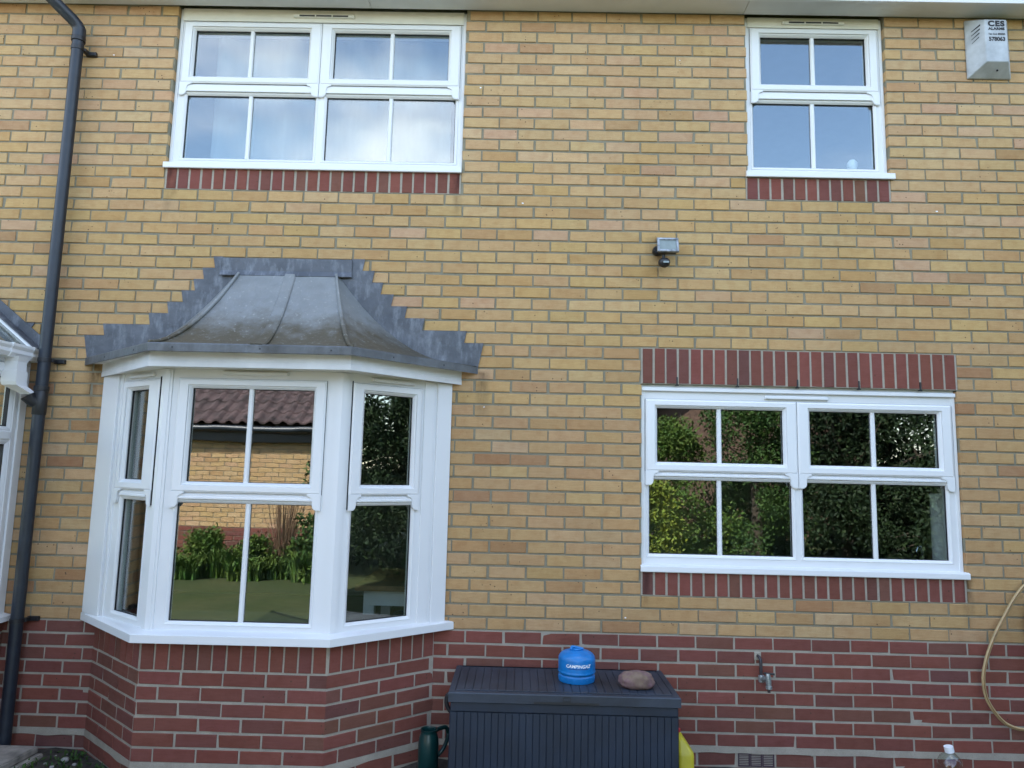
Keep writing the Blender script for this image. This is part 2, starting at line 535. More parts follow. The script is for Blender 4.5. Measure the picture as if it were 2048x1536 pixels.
Y_PALE = [((0.505, 0.352, 0.190), 64), ((0.525, 0.375, 0.212), 18), ((0.508, 0.342, 0.208), 10), ((0.540, 0.395, 0.240), 4), ((0.440, 0.288, 0.158), 4)]
Y_MID = [((0.495, 0.338, 0.162), 62), ((0.512, 0.360, 0.182), 16), ((0.470, 0.308, 0.142), 13), ((0.500, 0.338, 0.200), 5), ((0.415, 0.262, 0.132), 4)]
Y_BROWN = [((0.458, 0.306, 0.154), 58), ((0.478, 0.330, 0.174), 18), ((0.430, 0.276, 0.138), 13), ((0.475, 0.336, 0.196), 5), ((0.365, 0.216, 0.116), 4), ((0.315, 0.182, 0.106), 1)]
YPAL = Y_MID
def ypal(z):
    # the wall was laid in lifts from slightly different brick batches
    q = z + random.uniform(-0.35, 0.35)
    return Y_PALE if q > 2.75 else (Y_MID if q > 1.55 else Y_BROWN)
RPAL = [((0.206, 0.076, 0.061), 34), ((0.190, 0.072, 0.059), 26), ((0.220, 0.078, 0.062), 14), ((0.172, 0.072, 0.059), 16), ((0.180, 0.084, 0.062), 7), ((0.150, 0.068, 0.060), 3)]
def pick(pal):
    c = random.choices([p[0] for p in pal], [p[1] for p in pal])[0]
    k = random.uniform(0.95, 1.05)
    return (min(1, c[0] * k * 1.03), min(1, c[1] * k * random.uniform(0.97, 1.03)), min(1, c[2] * k * 0.97 * random.uniform(0.93, 1.07)), 1.0)

def courses(t_lo, t_hi, rows, phase, holes):
    """running bond; rows: (index, z0, z1). returns bricks (t0,t1,z0,z1)"""
    out = []
    for idx, z0, z1 in rows:
        off = phase + (0.0 if idx % 2 else BL / 2)
        k = math.floor((t_lo - off) / BL) - 1
        a = off + k * BL
        wob = random.uniform(-0.006, 0.006)
        while a < t_hi:
            j = random.uniform(-0.0035, 0.0035)
            segs = [(max(a + 0.0058 + wob + j, t_lo), min(a + BL - 0.0058 + wob + random.uniform(-0.002, 0.0025), t_hi))]
            zc = (z0 + z1) / 2
            for h in holes:
                if h[2] < zc < h[3]:
                    ns = []
                    for s in segs:
                        if s[1] <= h[0] or s[0] >= h[1]: ns.append(s)
                        else:
                            if s[0] < h[0]: ns.append((s[0], h[0]))
                            if s[1] > h[1]: ns.append((h[1], s[1]))
                    segs = ns
            for s in segs:
                if s[1] - s[0] > 0.022: out.append((s[0], s[1], z0, z1))
            a += BL
    return out

variants = {}
def brick_piece(fr, b, pal, parent, depth=0.06):
    """one brick as its own object; alike bricks share mesh data"""
    t0, t1, z0, z1 = b
    w, h = round(t1 - t0, 3), round(z1 - z0, 4)
    key = (w, h, depth, random.randrange(6))
    if key not in variants:
        mb = MB(); fr0 = Fr((0, 0), (1, 0), (0, -1))
        mb.cbox(fr0, -w / 2, w / 2, -h / 2, h / 2, -depth, 0.0, 0.0022, back=False)
        r = random.Random(hash(key))
        mb.v = [(x + r.uniform(-.0009, .0009), y + (r.uniform(-.0009, .0009) if y < 0.001 else 0), z + r.uniform(-.0009, .0009)) for x, y, z in mb.v]
        if key[3] == 0 and w > h:
            k = r.randrange(4); cxs = r.uniform(0.002, 0.005)
            for i in (4 + k, 8 + k):
                x, y, z = mb.v[i]; mb.v[i] = (x - math.copysign(cxs, x), y + 0.003, z - math.copysign(cxs * 0.6, z))
        me = bpy.data.meshes.new('brick')
        me.from_pydata(mb.v, [], mb.f)
        bm = bmesh.new(); bm.from_mesh(me); bmesh.ops.recalc_face_normals(bm, faces=bm.faces); bm.to_mesh(me); bm.free()
        me.materials.append(M['brick_obj'])
        variants[key] = me
    o = bpy.data.objects.new('brick', variants[key])
    o.location = fr.P((t0 + t1) / 2, (z0 + z1) / 2 + random.uniform(-0.0011, 0.0011) + 0.0016 * mnoise.noise(Vector((t0 * 1.7, z0 * 9.0, 3))), random.uniform(-0.0015, 0.0015))
    ang = math.atan2(fr.e.y, fr.e.x)
    if fr.e.x * fr.n.y - fr.e.y * fr.n.x > 0: ang += math.pi
    o.rotation_euler = (random.uniform(-.004, .004), random.uniform(-.007, .007) if t1 - t0 > z1 - z0 else random.uniform(-.004, .004), ang)
    o.color = pick(pal)
    col.objects.link(o)
    o.parent = parent
    return o
def brick_many(mb, fr, b, pal, depth=0.06):
    t0, t1, z0, z1 = b
    n0 = len(mb.v)
    d = random.uniform(-0.0015, 0.0015); sl_ = random.uniform(-0.007, 0.007); dz_ = random.uniform(-0.0011, 0.0011) + 0.0016 * mnoise.noise(Vector((t0 * 1.7, z0 * 9.0, 3)))
    mb.cbox(fr, t0, t1, z0, z1, -depth, d, 0.0022, c=pick(pal), back=False)
    for i in range(n0, len(mb.v)):
        x, y, z = mb.v[i]
        mb.v[i] = (x + random.uniform(-.0009, .0009), y, z + dz_ + sl_ * ((x - fr.A.x) * fr.e.x + (y - fr.A.y) * fr.e.y - (t0 + t1) / 2) + random.uniform(-.0009, .0009))
    if random.random() < 0.16:
        k = random.randrange(4); q = random.uniform(0.002, 0.005); tx, tz = (t0 + t1) / 2, (z0 + z1) / 2
        for i in (n0 + 4 + k, n0 + 8 + k):
            x, y, z = mb.v[i]; sx = (1 if k in (1, 2) else -1); sz = (1 if k in (2, 3) else -1)
            mb.v[i] = (x - fr.e.x * sx * q - fr.n.x * 0.003, y - fr.e.y * sx * q - fr.n.y * 0.003, z - sz * q * 0.6)

def slab(mb, fr, t_lo, t_hi, z_lo, z_hi, holes, d0, d1):
    ts = sorted({t_lo, t_hi, *[h[0] for h in holes], *[h[1] for h in holes]})
    zs = sorted({z_lo, z_hi, *[h[2] for h in holes], *[h[3] for h in holes]})
    ts = [t for t in ts if t_lo <= t <= t_hi]; zs = [z for z in zs if z_lo <= z <= z_hi]
    for i in range(len(zs) - 1):
        zc = (zs[i] + zs[i + 1]) / 2; run = None
        for j in range(len(ts) - 1):
            tc = (ts[j] + ts[j + 1]) / 2
            solid = not any(h[0] < tc < h[1] and h[2] < zc < h[3] for h in holes)
            if solid: run = ts[j] if run is None else run
            if run is not None and (not solid or j == len(ts) - 2):
                end = ts[j + 1] if solid else ts[j]
                mb.box(fr, run, end, zs[i], zs[i + 1], d0, d1); run = None

# ------------------------------------------------------------------ ground
mb = MB()
mb.add([(-300, -300, GND), (300, -300, GND), (300, 300, GND), (-300, 300, GND)], [(0, 1, 2, 3)])
struct(mb.build('ground', 'lawn', recalc=False))
mb = MB()
nx, ny = 90, 12
for j in range(ny + 1):
    for i in range(nx + 1):
        x = -0.2 + 7.6 * i / nx; y = -0.85 + 0.9 * j / ny
        e = min(1.0, (ny - j) / 3.0) * 0 + (1 if 0 < j else 0)
        mb.v.append((x, y, GND + 0.004 + e * (0.012 + 0.02 * mnoise.noise(Vector((x * 6, y * 6, 0))))))
for j in range(ny):
    for i in range(nx):
        a = j * (nx + 1) + i
        mb.f.append((a, a + 1, a + nx + 2, a + nx + 1)); mb.c.append(None)
struct(mb.build('flower_bed', 'soil', smooth=True, recalc=False))

# unseen pale paving, added to bounce light onto the soffit and box lid
mb = MB(); rp = random.Random(3)
for i in range(15):
    for j in range(5):
        x = -3.0 + i * 0.62; y = -0.95 - j * 0.535
        mb.add([(x, y - 0.52, GND + 0.008), (x + 0.605, y - 0.52, GND + 0.008), (x + 0.605, y, GND + 0.008), (x, y, GND + 0.008)], [(0, 1, 2, 3)])
struct(mb.build('bounce_paving', 'paving', recalc=False))

# ------------------------------------------------------------------ the house
house = thing('brick_house', 'two-storey house of yellow brick with a red brick base and white windows', 'house', (3.3, 0, GND))

UL = (0.905, 2.800, 36 * G + 0.148, TOP)
UR = (4.620, 5.515, 36 * G + 0.148, TOP)
LR = (3.945, 5.858, 5 * G - 0.005, 20 * G)
BAY = (0.74, 2.715, 0.03, 1.46)
ROWS = {'UL': (0.912, 2.795, 36 * G, 38 * G), 'UR': (4.607, 5.510, 36 * G, 38 * G), 'LR': (3.945, 5.850, 3 * G, 5 * G)}
SOLD = (3.945, 5.862, 20 * G, 23 * G)
e = 0.006
holes_b = [UL, UR, LR, (BAY[0] - 0.05, BAY[1] + 0.05, 0.0, BAY[3])] + [(r[0] - e, r[1] + e, r[2] - 0.002, r[3] + 0.01) for r in ROWS.values()] + [(SOLD[0] - e, SOLD[1] + e, SOLD[2] - 0.002, SOLD[3] - 0.002)]
holes_m = [(h[0] - 0.003, h[1] + 0.003, h[2], h[3] + 0.05) for h in (UL, UR)] + [(LR[0] - 0.003, LR[1] + 0.003, LR[2], LR[3]), BAY]

mb = MB()
slab(mb, WALL, X0, X1, 0.0, TOP + 0.3, holes_m, -0.11, -0.0055)
wall = mb.build('wall', 'mortar_y', house)
mb = MB()
slab(mb, WALL, X0, X1, GND - 0.3, 0.0, [], -0.11, -0.0038)
plinth = mb.build('plinth', 'mortar_r', house)
plinth['label'] = 'dark red brick base course of the house'

yb = courses(X0, X1, [(c, c * G + 0.0060, (c + 1) * G - 0.0060) for c in range(53)], 0.0, holes_b)
def seen(b):
    return -0.15 < b[0] and b[1] < 6.55
def cdist(b):
    return (Vector(((b[0] + b[1]) / 2, 0, (b[2] + b[3]) / 2)) - CAM).length
order = sorted([b for b in yb if seen(b) and not (0.55 < b[0] < 2.8 and b[2] < 1.45)], key=cdist)
single = set(order[:300])
mb = MB()
for b in yb:
    if b in single: brick_piece(WALL, b, ypal(b[2]), wall)
    else: brick_many(mb, WALL, b, ypal(b[2]))
stuff(mb.build('bricks', 'brick_attr', wall, tint=True))

rr = [(-i, -i * GR + 0.0066, -(i - 1) * GR - 0.0066) for i in range(1, 9)]
zd = -8 * GR - 0.026
rr += [(-9, zd - GR + 0.0055, zd - 0.003), (-10, zd - 2 * GR + 0.0055, zd - GR - 0.0055)]
AIR = (4.494, 4.708, zd - GR + 0.002, zd - 0.001)
rb = courses(X0, X1, rr, -0.01, [(0.735, 2.72, -2, 0.05), (AIR[0] - 0.008, AIR[1] + 0.008, AIR[2], AIR[3])])
order = sorted([b for b in rb if -0.15 < b[0] and b[1] < 6.5 and b[2] > -0.73], key=cdist)
single = set(order[:300])
mb = MB()
for b in rb:
    if b in single: brick_piece(WALL, b, RPAL, plinth)
    else: brick_many(mb, WALL, b, RPAL)
stuff(mb.build('bricks', 'brick_attr', plinth, tint=True))
# thick lumpy bed of mortar over the damp course
def damp_bed(fr, t0, t1, parent):
    mb = MB(); n = int((t1 - t0) / 0.02)
    lo = []; hi = []
    for i in range(n + 1):
        t = t0 + (t1 - t0) * i / n
        a = 0.006 * mnoise.noise(Vector((t * 9, 3.1, 0))); b_ = 0.008 * mnoise.noise(Vector((t * 7, 8.1, 0)))
        hi.append((t, -8 * GR + 0.006 + a * 0.4)); lo.append((t, zd - 0.004 + b_))
    loops = [[fr.P(t, z, -0.01) for t, z in hi], [fr.P(t, z, 0.001) for t, z in hi], [fr.P(t, z, 0.002) for t, z in lo], [fr.P(t, z - 0.004, -0.01) for t, z in lo]]
    mb.sweep(loops, closed=True)
    return mb.build('damp_course_mortar', 'mortar_r', parent)
damp_bed(WALL, X0, 0.735, plinth); damp_bed(WALL, 2.72, X1, plinth)

# air brick
mb = MB(); mb.box(WALL, AIR[0], AIR[1], AIR[2], AIR[3], -0.05, -0.012)
for k in range(3):
    a = AIR[0] + 0.004 + k * 0.0695
    mb.ring(WALL, (a + 0.006, a + 0.061, AIR[2] + 0.007, AIR[3] - 0.007), (a, a + 0.067, AIR[2], AIR[3]), [('i', 0, -0.012), ('i', 0, 0.0005), ('o', 0, 0.0005), ('o', 0, -0.012)])
    for j in range(6):
        z = AIR[2] + 0.012 + j * 0.0093
        mb.box(WALL, a + 0.0065, a + 0.0605, z, z + 0.004, -0.012, -0.002)
mb.build('air_brick', 'air', house)

for u, z, w in ((2.905, 3.383, 0.011), (4.190, 3.595, 0.007), (3.195, 2.612, 0.013), (5.795, 2.610, 0.013), (2.985, 1.315, 0.008), (3.850, 0.092, 0.010), (0.87, 1.62, 0.007), (0.505, 3.566, 0.009)):
    mb = MB(); rf = random.Random(int(u * 1000)); w *= 0.7; pts = [(u + math.cos(a_ * 0.785) * w * rf.uniform(.5, 1.1), z + math.sin(a_ * 0.785) * w * 0.6 * rf.uniform(.5, 1.1)) for a_ in range(8)]
    mb.prism(WALL, pts, 0.0, 0.003); mb.build('paint_fleck', 'white_ink', house)

# soldier and sill courses of red bricks on end
def on_end(name, r, mort, d=0.0, n=None, phase=0.0):
    t0, t1, z0, z1 = r
    mbm = MB(); mbm.box(WALL, t0 - 0.004, t1 + 0.004, z0 + 0.001, z1 - 0.001, -0.05, -0.0030)
    part = mbm.build(name, mort, house)
    n = n or round((t1 - t0) / 0.0745)
    w = (t1 - t0) / n
    for k in range(n):
        a = t0 + k * w + 0.0066; b = t0 + (k + 1) * w - 0.0066
        brick_piece(WALL, (a + random.uniform(-.001, .001), b + random.uniform(-.001, .001), z0 + 0.004, z1 - 0.004), RPAL, part)
    return part
on_end('soldier_course', SOLD, 'mortar_r')
for r in ROWS.values(): on_end('sill_course', r, 'mortar_r')
mb = MB()
for x in (4.1607, 4.5292, 4.894, 5.2672, 5.6396):
    m1 = MB(); m1.cbox(WALL, x - 0.0045, x + 0.0045, 20 * G - 0.004, 20 * G + 0.045, -0.01, 0.003, 0.001)
    m1.box(WALL, x - 0.010, x + 0.010, 20 * G - 0.009, 20 * G - 0.003, -0.01, 0.002)
    m1.build('weep_vent', 'black', house)

# ------------------------------------------------------------------ windows
SASH = [('i', 0.0, -0.022), ('i', 0.0, -0.006), ('i', 0.010, 0.006), ('i', 0.016, 0.009), ('i', 0.018, 0.017), ('o', 0.010, 0.0175), ('o', 0.004, 0.013), ('o', 0.0, 0.011), ('o', 0.0, -0.004)]
BEAD = [('i', 0.0, -0.022), ('i', 0.0, -0.008), ('i', 0.009, 0.0005), ('i', 0.014, 0.003), ('i', 0.017, 0.0035), ('i', 0.019, 0.002), ('i', 0.0195, -0.002)]

def pane(fr, x0, x1, z0, z1, parent, turn=0.0):
    mb = MB()
    if turn:
        w_ = (x1 - x0 + 0.008) / 2; c0 = fr.P((x0 + x1) / 2, 0, -0.022); e2 = fr.e * math.cos(turn) + fr.n * math.sin(turn)
        f2_ = Fr((c0[0] - e2.x * w_, c0[1] - e2.y * w_), (c0[0] + e2.x * w_, c0[1] + e2.y * w_), tuple(fr.n))
        mb.box(f2_, 0, 2 * w_, z0 - 0.004, z1 + 0.004, -0.0018, 0.0018)
        return mb.build('pane', 'glass', parent)
    mb.box(fr, x0 - 0.004, x1 + 0.004, z0 - 0.004, z1 + 0.004, -0.024, -0.0205)
    return mb.build('pane', 'glass', parent)
def bar(fr, xc, w, z0, z1, parent):
    mb = MB()
    P = [(-w / 2, -0.020), (-w / 2, -0.013), (-w * 0.28, -0.0065), (w * 0.28, -0.0065), (w / 2, -0.013), (w / 2, -0.020)]
    vs = [fr.P(xc + a, z0, d) for a, d in P] + [fr.P(xc + a, z1, d) for a, d in P]
    mb.add(vs, [(i, i + 1, i + 7, i + 6) for i in range(5)] + [(0, 5, 11, 6)])
    return mb.build('glazing_bar', 'upvc', parent)
def horn(fr, x_edge, sgn, zb, w, parent):
    pts = [(0, 0.004), (w + 0.030, 0.004), (w + 0.030, -0.007), (w + 0.016, -0.011), (w + 0.005, -0.020), (w, -0.034), (w, -0.058), (w - 0.004, -0.071), (w - 0.013, -0.081), (w - 0.027, -0.085), (0, -0.085)]
    mb = MB(); mb.prism(fr, [(x_edge + sgn * a, zb + b) for a, b in pts], 0.0, 0.0165)
    inner = [(x_edge + sgn * (a - (0.005 if a > 0.01 else -0.004)), zb + (b + 0.004 if b < -0.08 else b - 0.002)) for a, b in pts]
    mb.prism(fr, inner, 0.0166, 0.0182)
    return mb.build('horn', 'upvc', parent)

def light(fr, win, up, low, zu, zl, sash_t, low_t, horn_w=0.047, pw=0.028, turn=0.0):
    """one mock-sash light: upper sash over a lower pane. up/low are lists of pane edges"""
    ui = (up[0][0], up[-1][1], zu[0], zu[1])
    so = (sash_t[0], sash_t[1], zu[0] - 0.056, zu[1] + 0.052)
    mb = MB(); mb.ring(fr, ui, so, SASH)
    sash = mb.build('sash', 'upvc', win)
    mb = MB(); mb.ring(fr, so, so, [('i', -0.0003, 0.0002), ('i', -0.0003, 0.0072), ('i', 0.0016, 0.0072), ('i', 0.0016, 0.0002)])
    mb.build('sash_gap_shade', 'gap_shade', win)  # grey strip painted in for the shaded gap round the sash
    mb = MB(); mb.ring(fr, (ui[0] - 0.0005, ui[1] + 0.0005, ui[2] - 0.0005, ui[3] + 0.0005), ui, [('i', 0, -0.0125), ('i', -0.0035, -0.0125), ('i', -0.0035, -0.0225)])
    mb.build('gasket', 'gasket', win)
    for a, b in up: pane(fr, a, b, zu[0], zu[1], win, turn)
    li = (low[0][0], low[-1][1], zl[0], zl[1])
    mb = MB(); mb.ring(fr, li, li, BEAD)
    mb.build('lower_sash', 'upvc', win)
    mb = MB(); mb.ring(fr, (li[0] - 0.0005, li[1] + 0.0005, li[2] - 0.0005, li[3] + 0.0005), li, [('i', 0, -0.0135), ('i', -0.0035, -0.0135), ('i', -0.0035, -0.0225)])
    mb.build('gasket', 'gasket', win)
    for a, b in low: pane(fr, a, b, zl[0], zl[1], win, turn)
    for rng, zz in ((up, zu), (low, zl)):
        if len(rng) > 1:
            bar(fr, (rng[0][1] + rng[1][0]) / 2, pw, zz[0], zz[1], win)
    # meeting rail under the upper sash
    mb = MB(); zt = so[2] - 0.010
    mb.cbox(fr, low_t[0], low_t[1], zl[1] + 0.020, zt, -0.002, 0.010, 0.003)
    mb.cbox(fr, low_t[0], low_t[1], zl[1] + 0.020, zl[1] + 0.033, 0.010, 0.014, 0.002)
    mb.build('meeting_rail', 'upvc', win)
    mb = MB(); mb.box(fr, low_t[0], low_t[1], zt + 0.0005, so[2] + 0.003, -0.002, 0.002)
    mb.build('rebate', 'upvc', win)
    horn(fr, so[0], 1, so[2], horn_w, sash); horn(fr, so[1], -1, so[2], horn_w, sash)
    # dark gap around the opening sash
    return sash

def frame(fr, name, op, holes, th=0.065):
    mb = MB(); slab(mb, fr, op[0], op[1], op[2], op[3], holes, -th, 0.0)
    mb.ring(fr, (op[0] + 0.022, op[1] - 0.022, op[2] + 0.004, op[3] - 0.004), op, [('i', 0, 0.0), ('i', 0.002, 0.006), ('o', 0.003, 0.006), ('o', 0, 0.003), ('o', 0, -0.002)])
    return mb.build(name, 'upvc', house)

def hol(p, zz):
    return (p[0][0] - 0.009, p[-1][1] + 0.009, zz[0] - 0.009, zz[1] + 0.009)

def vent(fr, t0, t1, z, parent, mat='upvc', slots=0):
    mb = MB(); mb.cbox(fr, t0, t1, z - 0.009, z + 0.011, 0.0, 0.019, 0.004)
    v = mb.build('trickle_vent', mat, parent)
    for k in range(slots):
        w = (t1 - t0 - 0.07) / slots
        m = MB(); m.box(fr, t0 + 0.035 + k * w + 0.004, t0 + 0.035 + (k + 1) * w - 0.004, z - 0.0085 + 0.002, z + 0.004, 0.0185, 0.0197)
        m.build('vent_slot', 'groove', parent)

RC = 0.038          # recess of the frames behind the brick face
FW = Fr((0, RC), (1, RC), (0, -1))

def sill(fr, t0, t1, z0, z1, op, parent):
    mb = MB()
    q = -fr.A.y * -1.0
    mb.box(fr, op[0] + 0.001, op[1] - 0.001, z0 + 0.006, z1 + 0.006, -0.03, q + 0.0025)
    prof = [(q + 0.0025, z1 + 0.005), (q + 0.015, z1), (q + 0.019, z1 - 0.003), (q + 0.020, z0 + 0.004), (q + 0.018, z0), (q + 0.0025, z0 + 0.001)]
    mb.sweep([[fr.P(t0, z, d), fr.P(t1, z, d)] for d, z in prof], closed=True)
    return mb.build('sill', 'upvc', parent)

# upper left window
zu, zl = (3.455, 3.777), (2.892, 3.322)
u1, u2 = [(1.011, 1.369), (1.397, 1.765)], [(1.932, 2.297), (2.325, 2.686)]
l1, l2 = [(0.985, 1.390), (1.413, 1.828)], [(1.903, 2.311), (2.331, 2.743)]
win = frame(FW, 'window', (UL[0], UL[1], 2.846, TOP - 0.001), [hol(u1, zu), hol(u2, zu), hol(l1, zl), hol(l2, zl)])
win['label'] = 'wide white upstairs window with net curtain behind'
light(FW, win, u1, l1, zu, zl, (0.938, 1.8485), (0.975, 1.838))
light(FW, win, u2, l2, zu, zl, (1.852, 2.766), (1.893, 2.753))
mb = MB(); mb.box(FW, UL[0] + 0.02, UL[1] - 0.02, 3.836, TOP - 0.001, 0.0, 0.012); mb.build('head_board', 'cream', win)
vent(Fr((0, RC - 0.012), (1, RC - 0.012), (0, -1)), 1.66, 2.06, 3.872, win, 'cream', 3)
sill(FW, 0.898, 2.801, 2.800, 2.838, UL, win)
# upper right window
zu, zl = (3.467, 3.795), (2.900, 3.336)
u1, l1 = [(4.728, 5.053), (5.083, 5.410)], [(4.670, 5.042), (5.071, 5.447)]
win = frame(FW, 'window', (UR[0], UR[1], 2.856, TOP - 0.001), [hol(u1, zu), hol(l1, zl)])
win['label'] = 'narrow white upstairs window reflecting plain blue sky'
light(FW, win, u1, l1, zu, zl, (4.655, 5.482), (4.664, 5.456))
mb = MB(); mb.box(FW, UR[0] + 0.02, UR[1] - 0.02, 3.852, TOP - 0.001, 0.0, 0.012); mb.build('head_board', 'cream', win)
vent(Fr((0, RC - 0.012), (1, RC - 0.012), (0, -1)), 4.865, 5.265, 3.880, win, 'cream', 3)
sill(FW, 4.603, 5.537, 2.811, 2.850, UR, win)
# lower right window
FL = Fr((0, 0.030), (1, 0.030), (0, -1))
zu, zl = (1.007, 1.336), (0.460, 0.902)
u1, u2 = [(4.045, 4.411), (4.439, 4.811)], [(4.975, 5.347), (5.377, 5.752)]
l1, l2 = [(3.996, 4.408), (4.434, 4.855)], [(4.922, 5.334), (5.370, 5.782)]
win = frame(FL, 'window', (LR[0], LR[1], 0.378, 1.455), [hol(u1, zu), hol(u2, zu), hol(l1, zl), hol(l2, zl)])
win['label'] = 'wide white downstairs window reflecting dark shrubs'
light(FL, win, u1, l1, zu, zl, (3.972, 4.8905), (3.986, 4.866))
light(FL, win, u2, l2, zu, zl, (4.894, 5.828), (4.912, 5.793))
mb = MB(); mb.cbox(FL, LR[0] + 0.002, LR[1] - 0.002, 1.438, 1.462, 0.0062, 0.020, 0.003)
mb.box(FL, LR[0] + 0.002, LR[1] - 0.002, 1.456, 20 * G + 0.004, -0.06, -0.004); mb.build('head_board', 'upvc', win)
vent(FL, 4.70, 5.085, 1.412, win)
sill(FL, 3.938, 5.868, 0.360, 0.394, LR, win)

# ------------------------------------------------------------------ bay window
BW = [(0.655, 0.0), (1.245, -0.42), (2.222, -0.42), (2.783, 0.0)]
bay = None
FB = Fr(BW[1], BW[2], (0, -1))
FBL = Fr(BW[0], BW[1], (-1, -1))
FBR = Fr(BW[3], BW[2], (1, -1))
bx = BW[1][0]
zu, zl = (0.835, 1.348), (0.099, 0.722)
u1 = [(1.392 - bx, 1.702 - bx), (1.730 - bx, 2.067 - bx)]
l1 = [(1.354 - bx, 1.727 - bx), (1.752 - bx, 2.106 - bx)]
zf0, zf1 = 0.045, 1.452
mb = MB(); slab(mb, FB, 0.0, FB.L, zf0, zf1, [hol(u1, zu), hol(l1, zl)], -0.06, 0.0)
uL, lL = [(0.322, 0.552)], [(0.330, 0.606)]
slab(mb, FBL, 0.0, FBL.L - 0.001, zf0 - 0.001, zf1 + 0.001, [hol(uL, zu), hol(lL, zl)], -0.06, 0.0)
uR, lR = [(0.258, 0.563)], [(0.242, 0.610)]
slab(mb, FBR, 0.0, FBR.L - 0.001, zf0 - 0.001, zf1 + 0.001, [hol(uR, zu), hol(lR, zl)], -0.06, 0.0)
bay = mb.build('bay_window', 'upvc', house)
bay['label'] = 'white three-sided bay window frame'
light(FB, bay, u1, l1, zu, zl, (1.318 - bx, 2.138 - bx), (1.340 - bx, 2.118 - bx), 0.045)
light(FBL, bay, uL, lL, zu, zl, (0.262, 0.676), (0.316, 0.620), 0.040, turn=math.radians(6.0))  # panes turned within their frame so they reflect the brick wall
light(FBR, bay, uR, lR, zu, zl, (0.205, 0.640), (0.230, 0.624), 0.044)
mb = MB(); mb.box(FBL, 0.677, 0.681, 0.70, 1.41, -0.002, 0.0115); mb.build('shadow_gap', 'gasket', bay)
mb = MB(); mb.box(FBR, 0.641, 0.6435, 0.70, 1.41, -0.002, 0.0105); mb.build('shadow_gap', 'gasket', bay)
vent(FB, 0.315, 0.675, 1.432, bay)
vent(FBL, 0.33, 0.60, 1.425, bay); vent(FBR, 0.26, 0.53, 1.425, bay)
def post(P0, fa, fb, ta, sa, tb, sb):
    mb = MB()
    for w, d in ((0.036, 0.0085), (0.022, 0.0125)):
        pa0, pa1 = fa.P(ta - sa * w, 0, -0.001)[:2], fa.P(ta - sa * w, 0, d)[:2]
        pb0, pb1 = fb.P(tb - sb * w, 0, -0.001)[:2], fb.P(tb - sb * w, 0, d)[:2]
        n = (fa.n + fb.n).normalized()
        c = (P0[0] + n.x * d * 1.02, P0[1] + n.y * d * 1.02)
        mb.vprism([pa0, pa1, c, pb1, pb0, (P0[0] - n.x * 0.01, P0[1] - n.y * 0.01)], zf0 + 0.002, zf1 - 0.002 - w * 0.01)
    return mb.build('corner_post', 'upvc', bay)
post(BW[1], FBL, FB, FBL.L, 1, 0.0, -1)
post(BW[2], FBR, FB, FBR.L, 1, FB.L, 1)
for fr, a, b in ((FBL, 0.0, 0.195), (FBR, 0.0, 0.100)):
    mb = MB(); mb.cbox(fr, a + 0.002, b, zf0 + 0.002, zf1 - 0.003, 0.0, 0.016, 0.003); mb.build('jamb_board', 'upvc', bay)
for fr, a, b in ((FBL, 0.213, 0.240), (FBR, 0.118, 0.186)):
    mb = MB(); mb.cbox(fr, a, b, zf0 + 0.002, zf1 - 0.003, 0.0, 0.008, 0.003); mb.build('jamb_trim', 'upvc', bay)
# bay sill
def lp(pts, z, grow=0.0):
    return [(x, y - (grow if 0 < i < 3 else 0), z) for i, (x, y) in enumerate(pts)]
SN = [(0.634, 0.001), (1.206, -0.505), (2.2465, -0.497), (2.843, 0.001)]
SI = [(0.70, 0.001), (1.255, -0.405), (2.212, -0.405), (2.74, 0.001)]
def inset(pts, k):
    cx, cy = 1.73, 0.3
    return [(x + (cx - x) * k, y + (cy - y) * k if 0 < i < 3 else y) for i, (x, y) in enumerate(pts)]
mb = MB()
mb.sweep([lp(SI, 0.058), lp(inset(SN, 0.012), 0.047), lp(SN, 0.043), lp(SN, 0.003), lp(inset(SN, 0.01), 0.0), lp(SI, 0.004)], closed=True)
bs = mb.build('sill', 'upvc', bay)
mb = MB()
mb.vprism([(0.72, 0.11), (0.72, 0.0), (1.26, -0.38), (2.2, -0.38), (2.72, 0.0), (2.72, 0.11)], 0.03, 0.052)
mb.build('inner_board', 'carpet', bay)

# brick base of the bay
BB = [(0.722, 0.0), (1.222, -0.428), (2.222, -0.424), (2.735, 0.0)]
zb0 = GND - 0.1
mb = MB()
Bm = [(0.722 + 0.0055, 0.0), (1.2235, -0.4235), (2.2205, -0.4195), (2.735 - 0.0055, 0.0)]
mb.vprism(Bm + [(2.60, 0.0), (2.17, -0.32), (1.28, -0.32), (0.86, 0.0)], zb0, -0.002)
base = mb.build('bay_base', 'mortar_r', house)
base['label'] = 'dark red brick base under the bay window'
fl, ff, f2 = Fr(BB[0], BB[1], (-1, -1)), Fr(BB[1], BB[2], (0, -1)), Fr(BB[3], BB[2], (1, -1))
rows = [r for r in rr if r[0] <= -3]
for fr, ph, t0, t1 in ((fl, 0.082, 0.003, 0.0), (ff, 0.0, 0.0, 0.0), (f2, 0.02, 0.003, 0.0)):
    for b in courses(t0, fr.L - t1, rows, ph, []):
        brick_piece(fr, b, RPAL, base, depth=0.03)
    n = round((fr.L - 0.012) / 0.0765); w = (fr.L - 0.012) / n
    for k in range(n):
        brick_piece(fr, (0.006 + k * w + 0.005, 0.006 + (k + 1) * w - 0.005, -2 * GR + 0.005, -0.004), RPAL, base, depth=0.03)
    damp_bed(fr, 0.002, fr.L - 0.001, base)

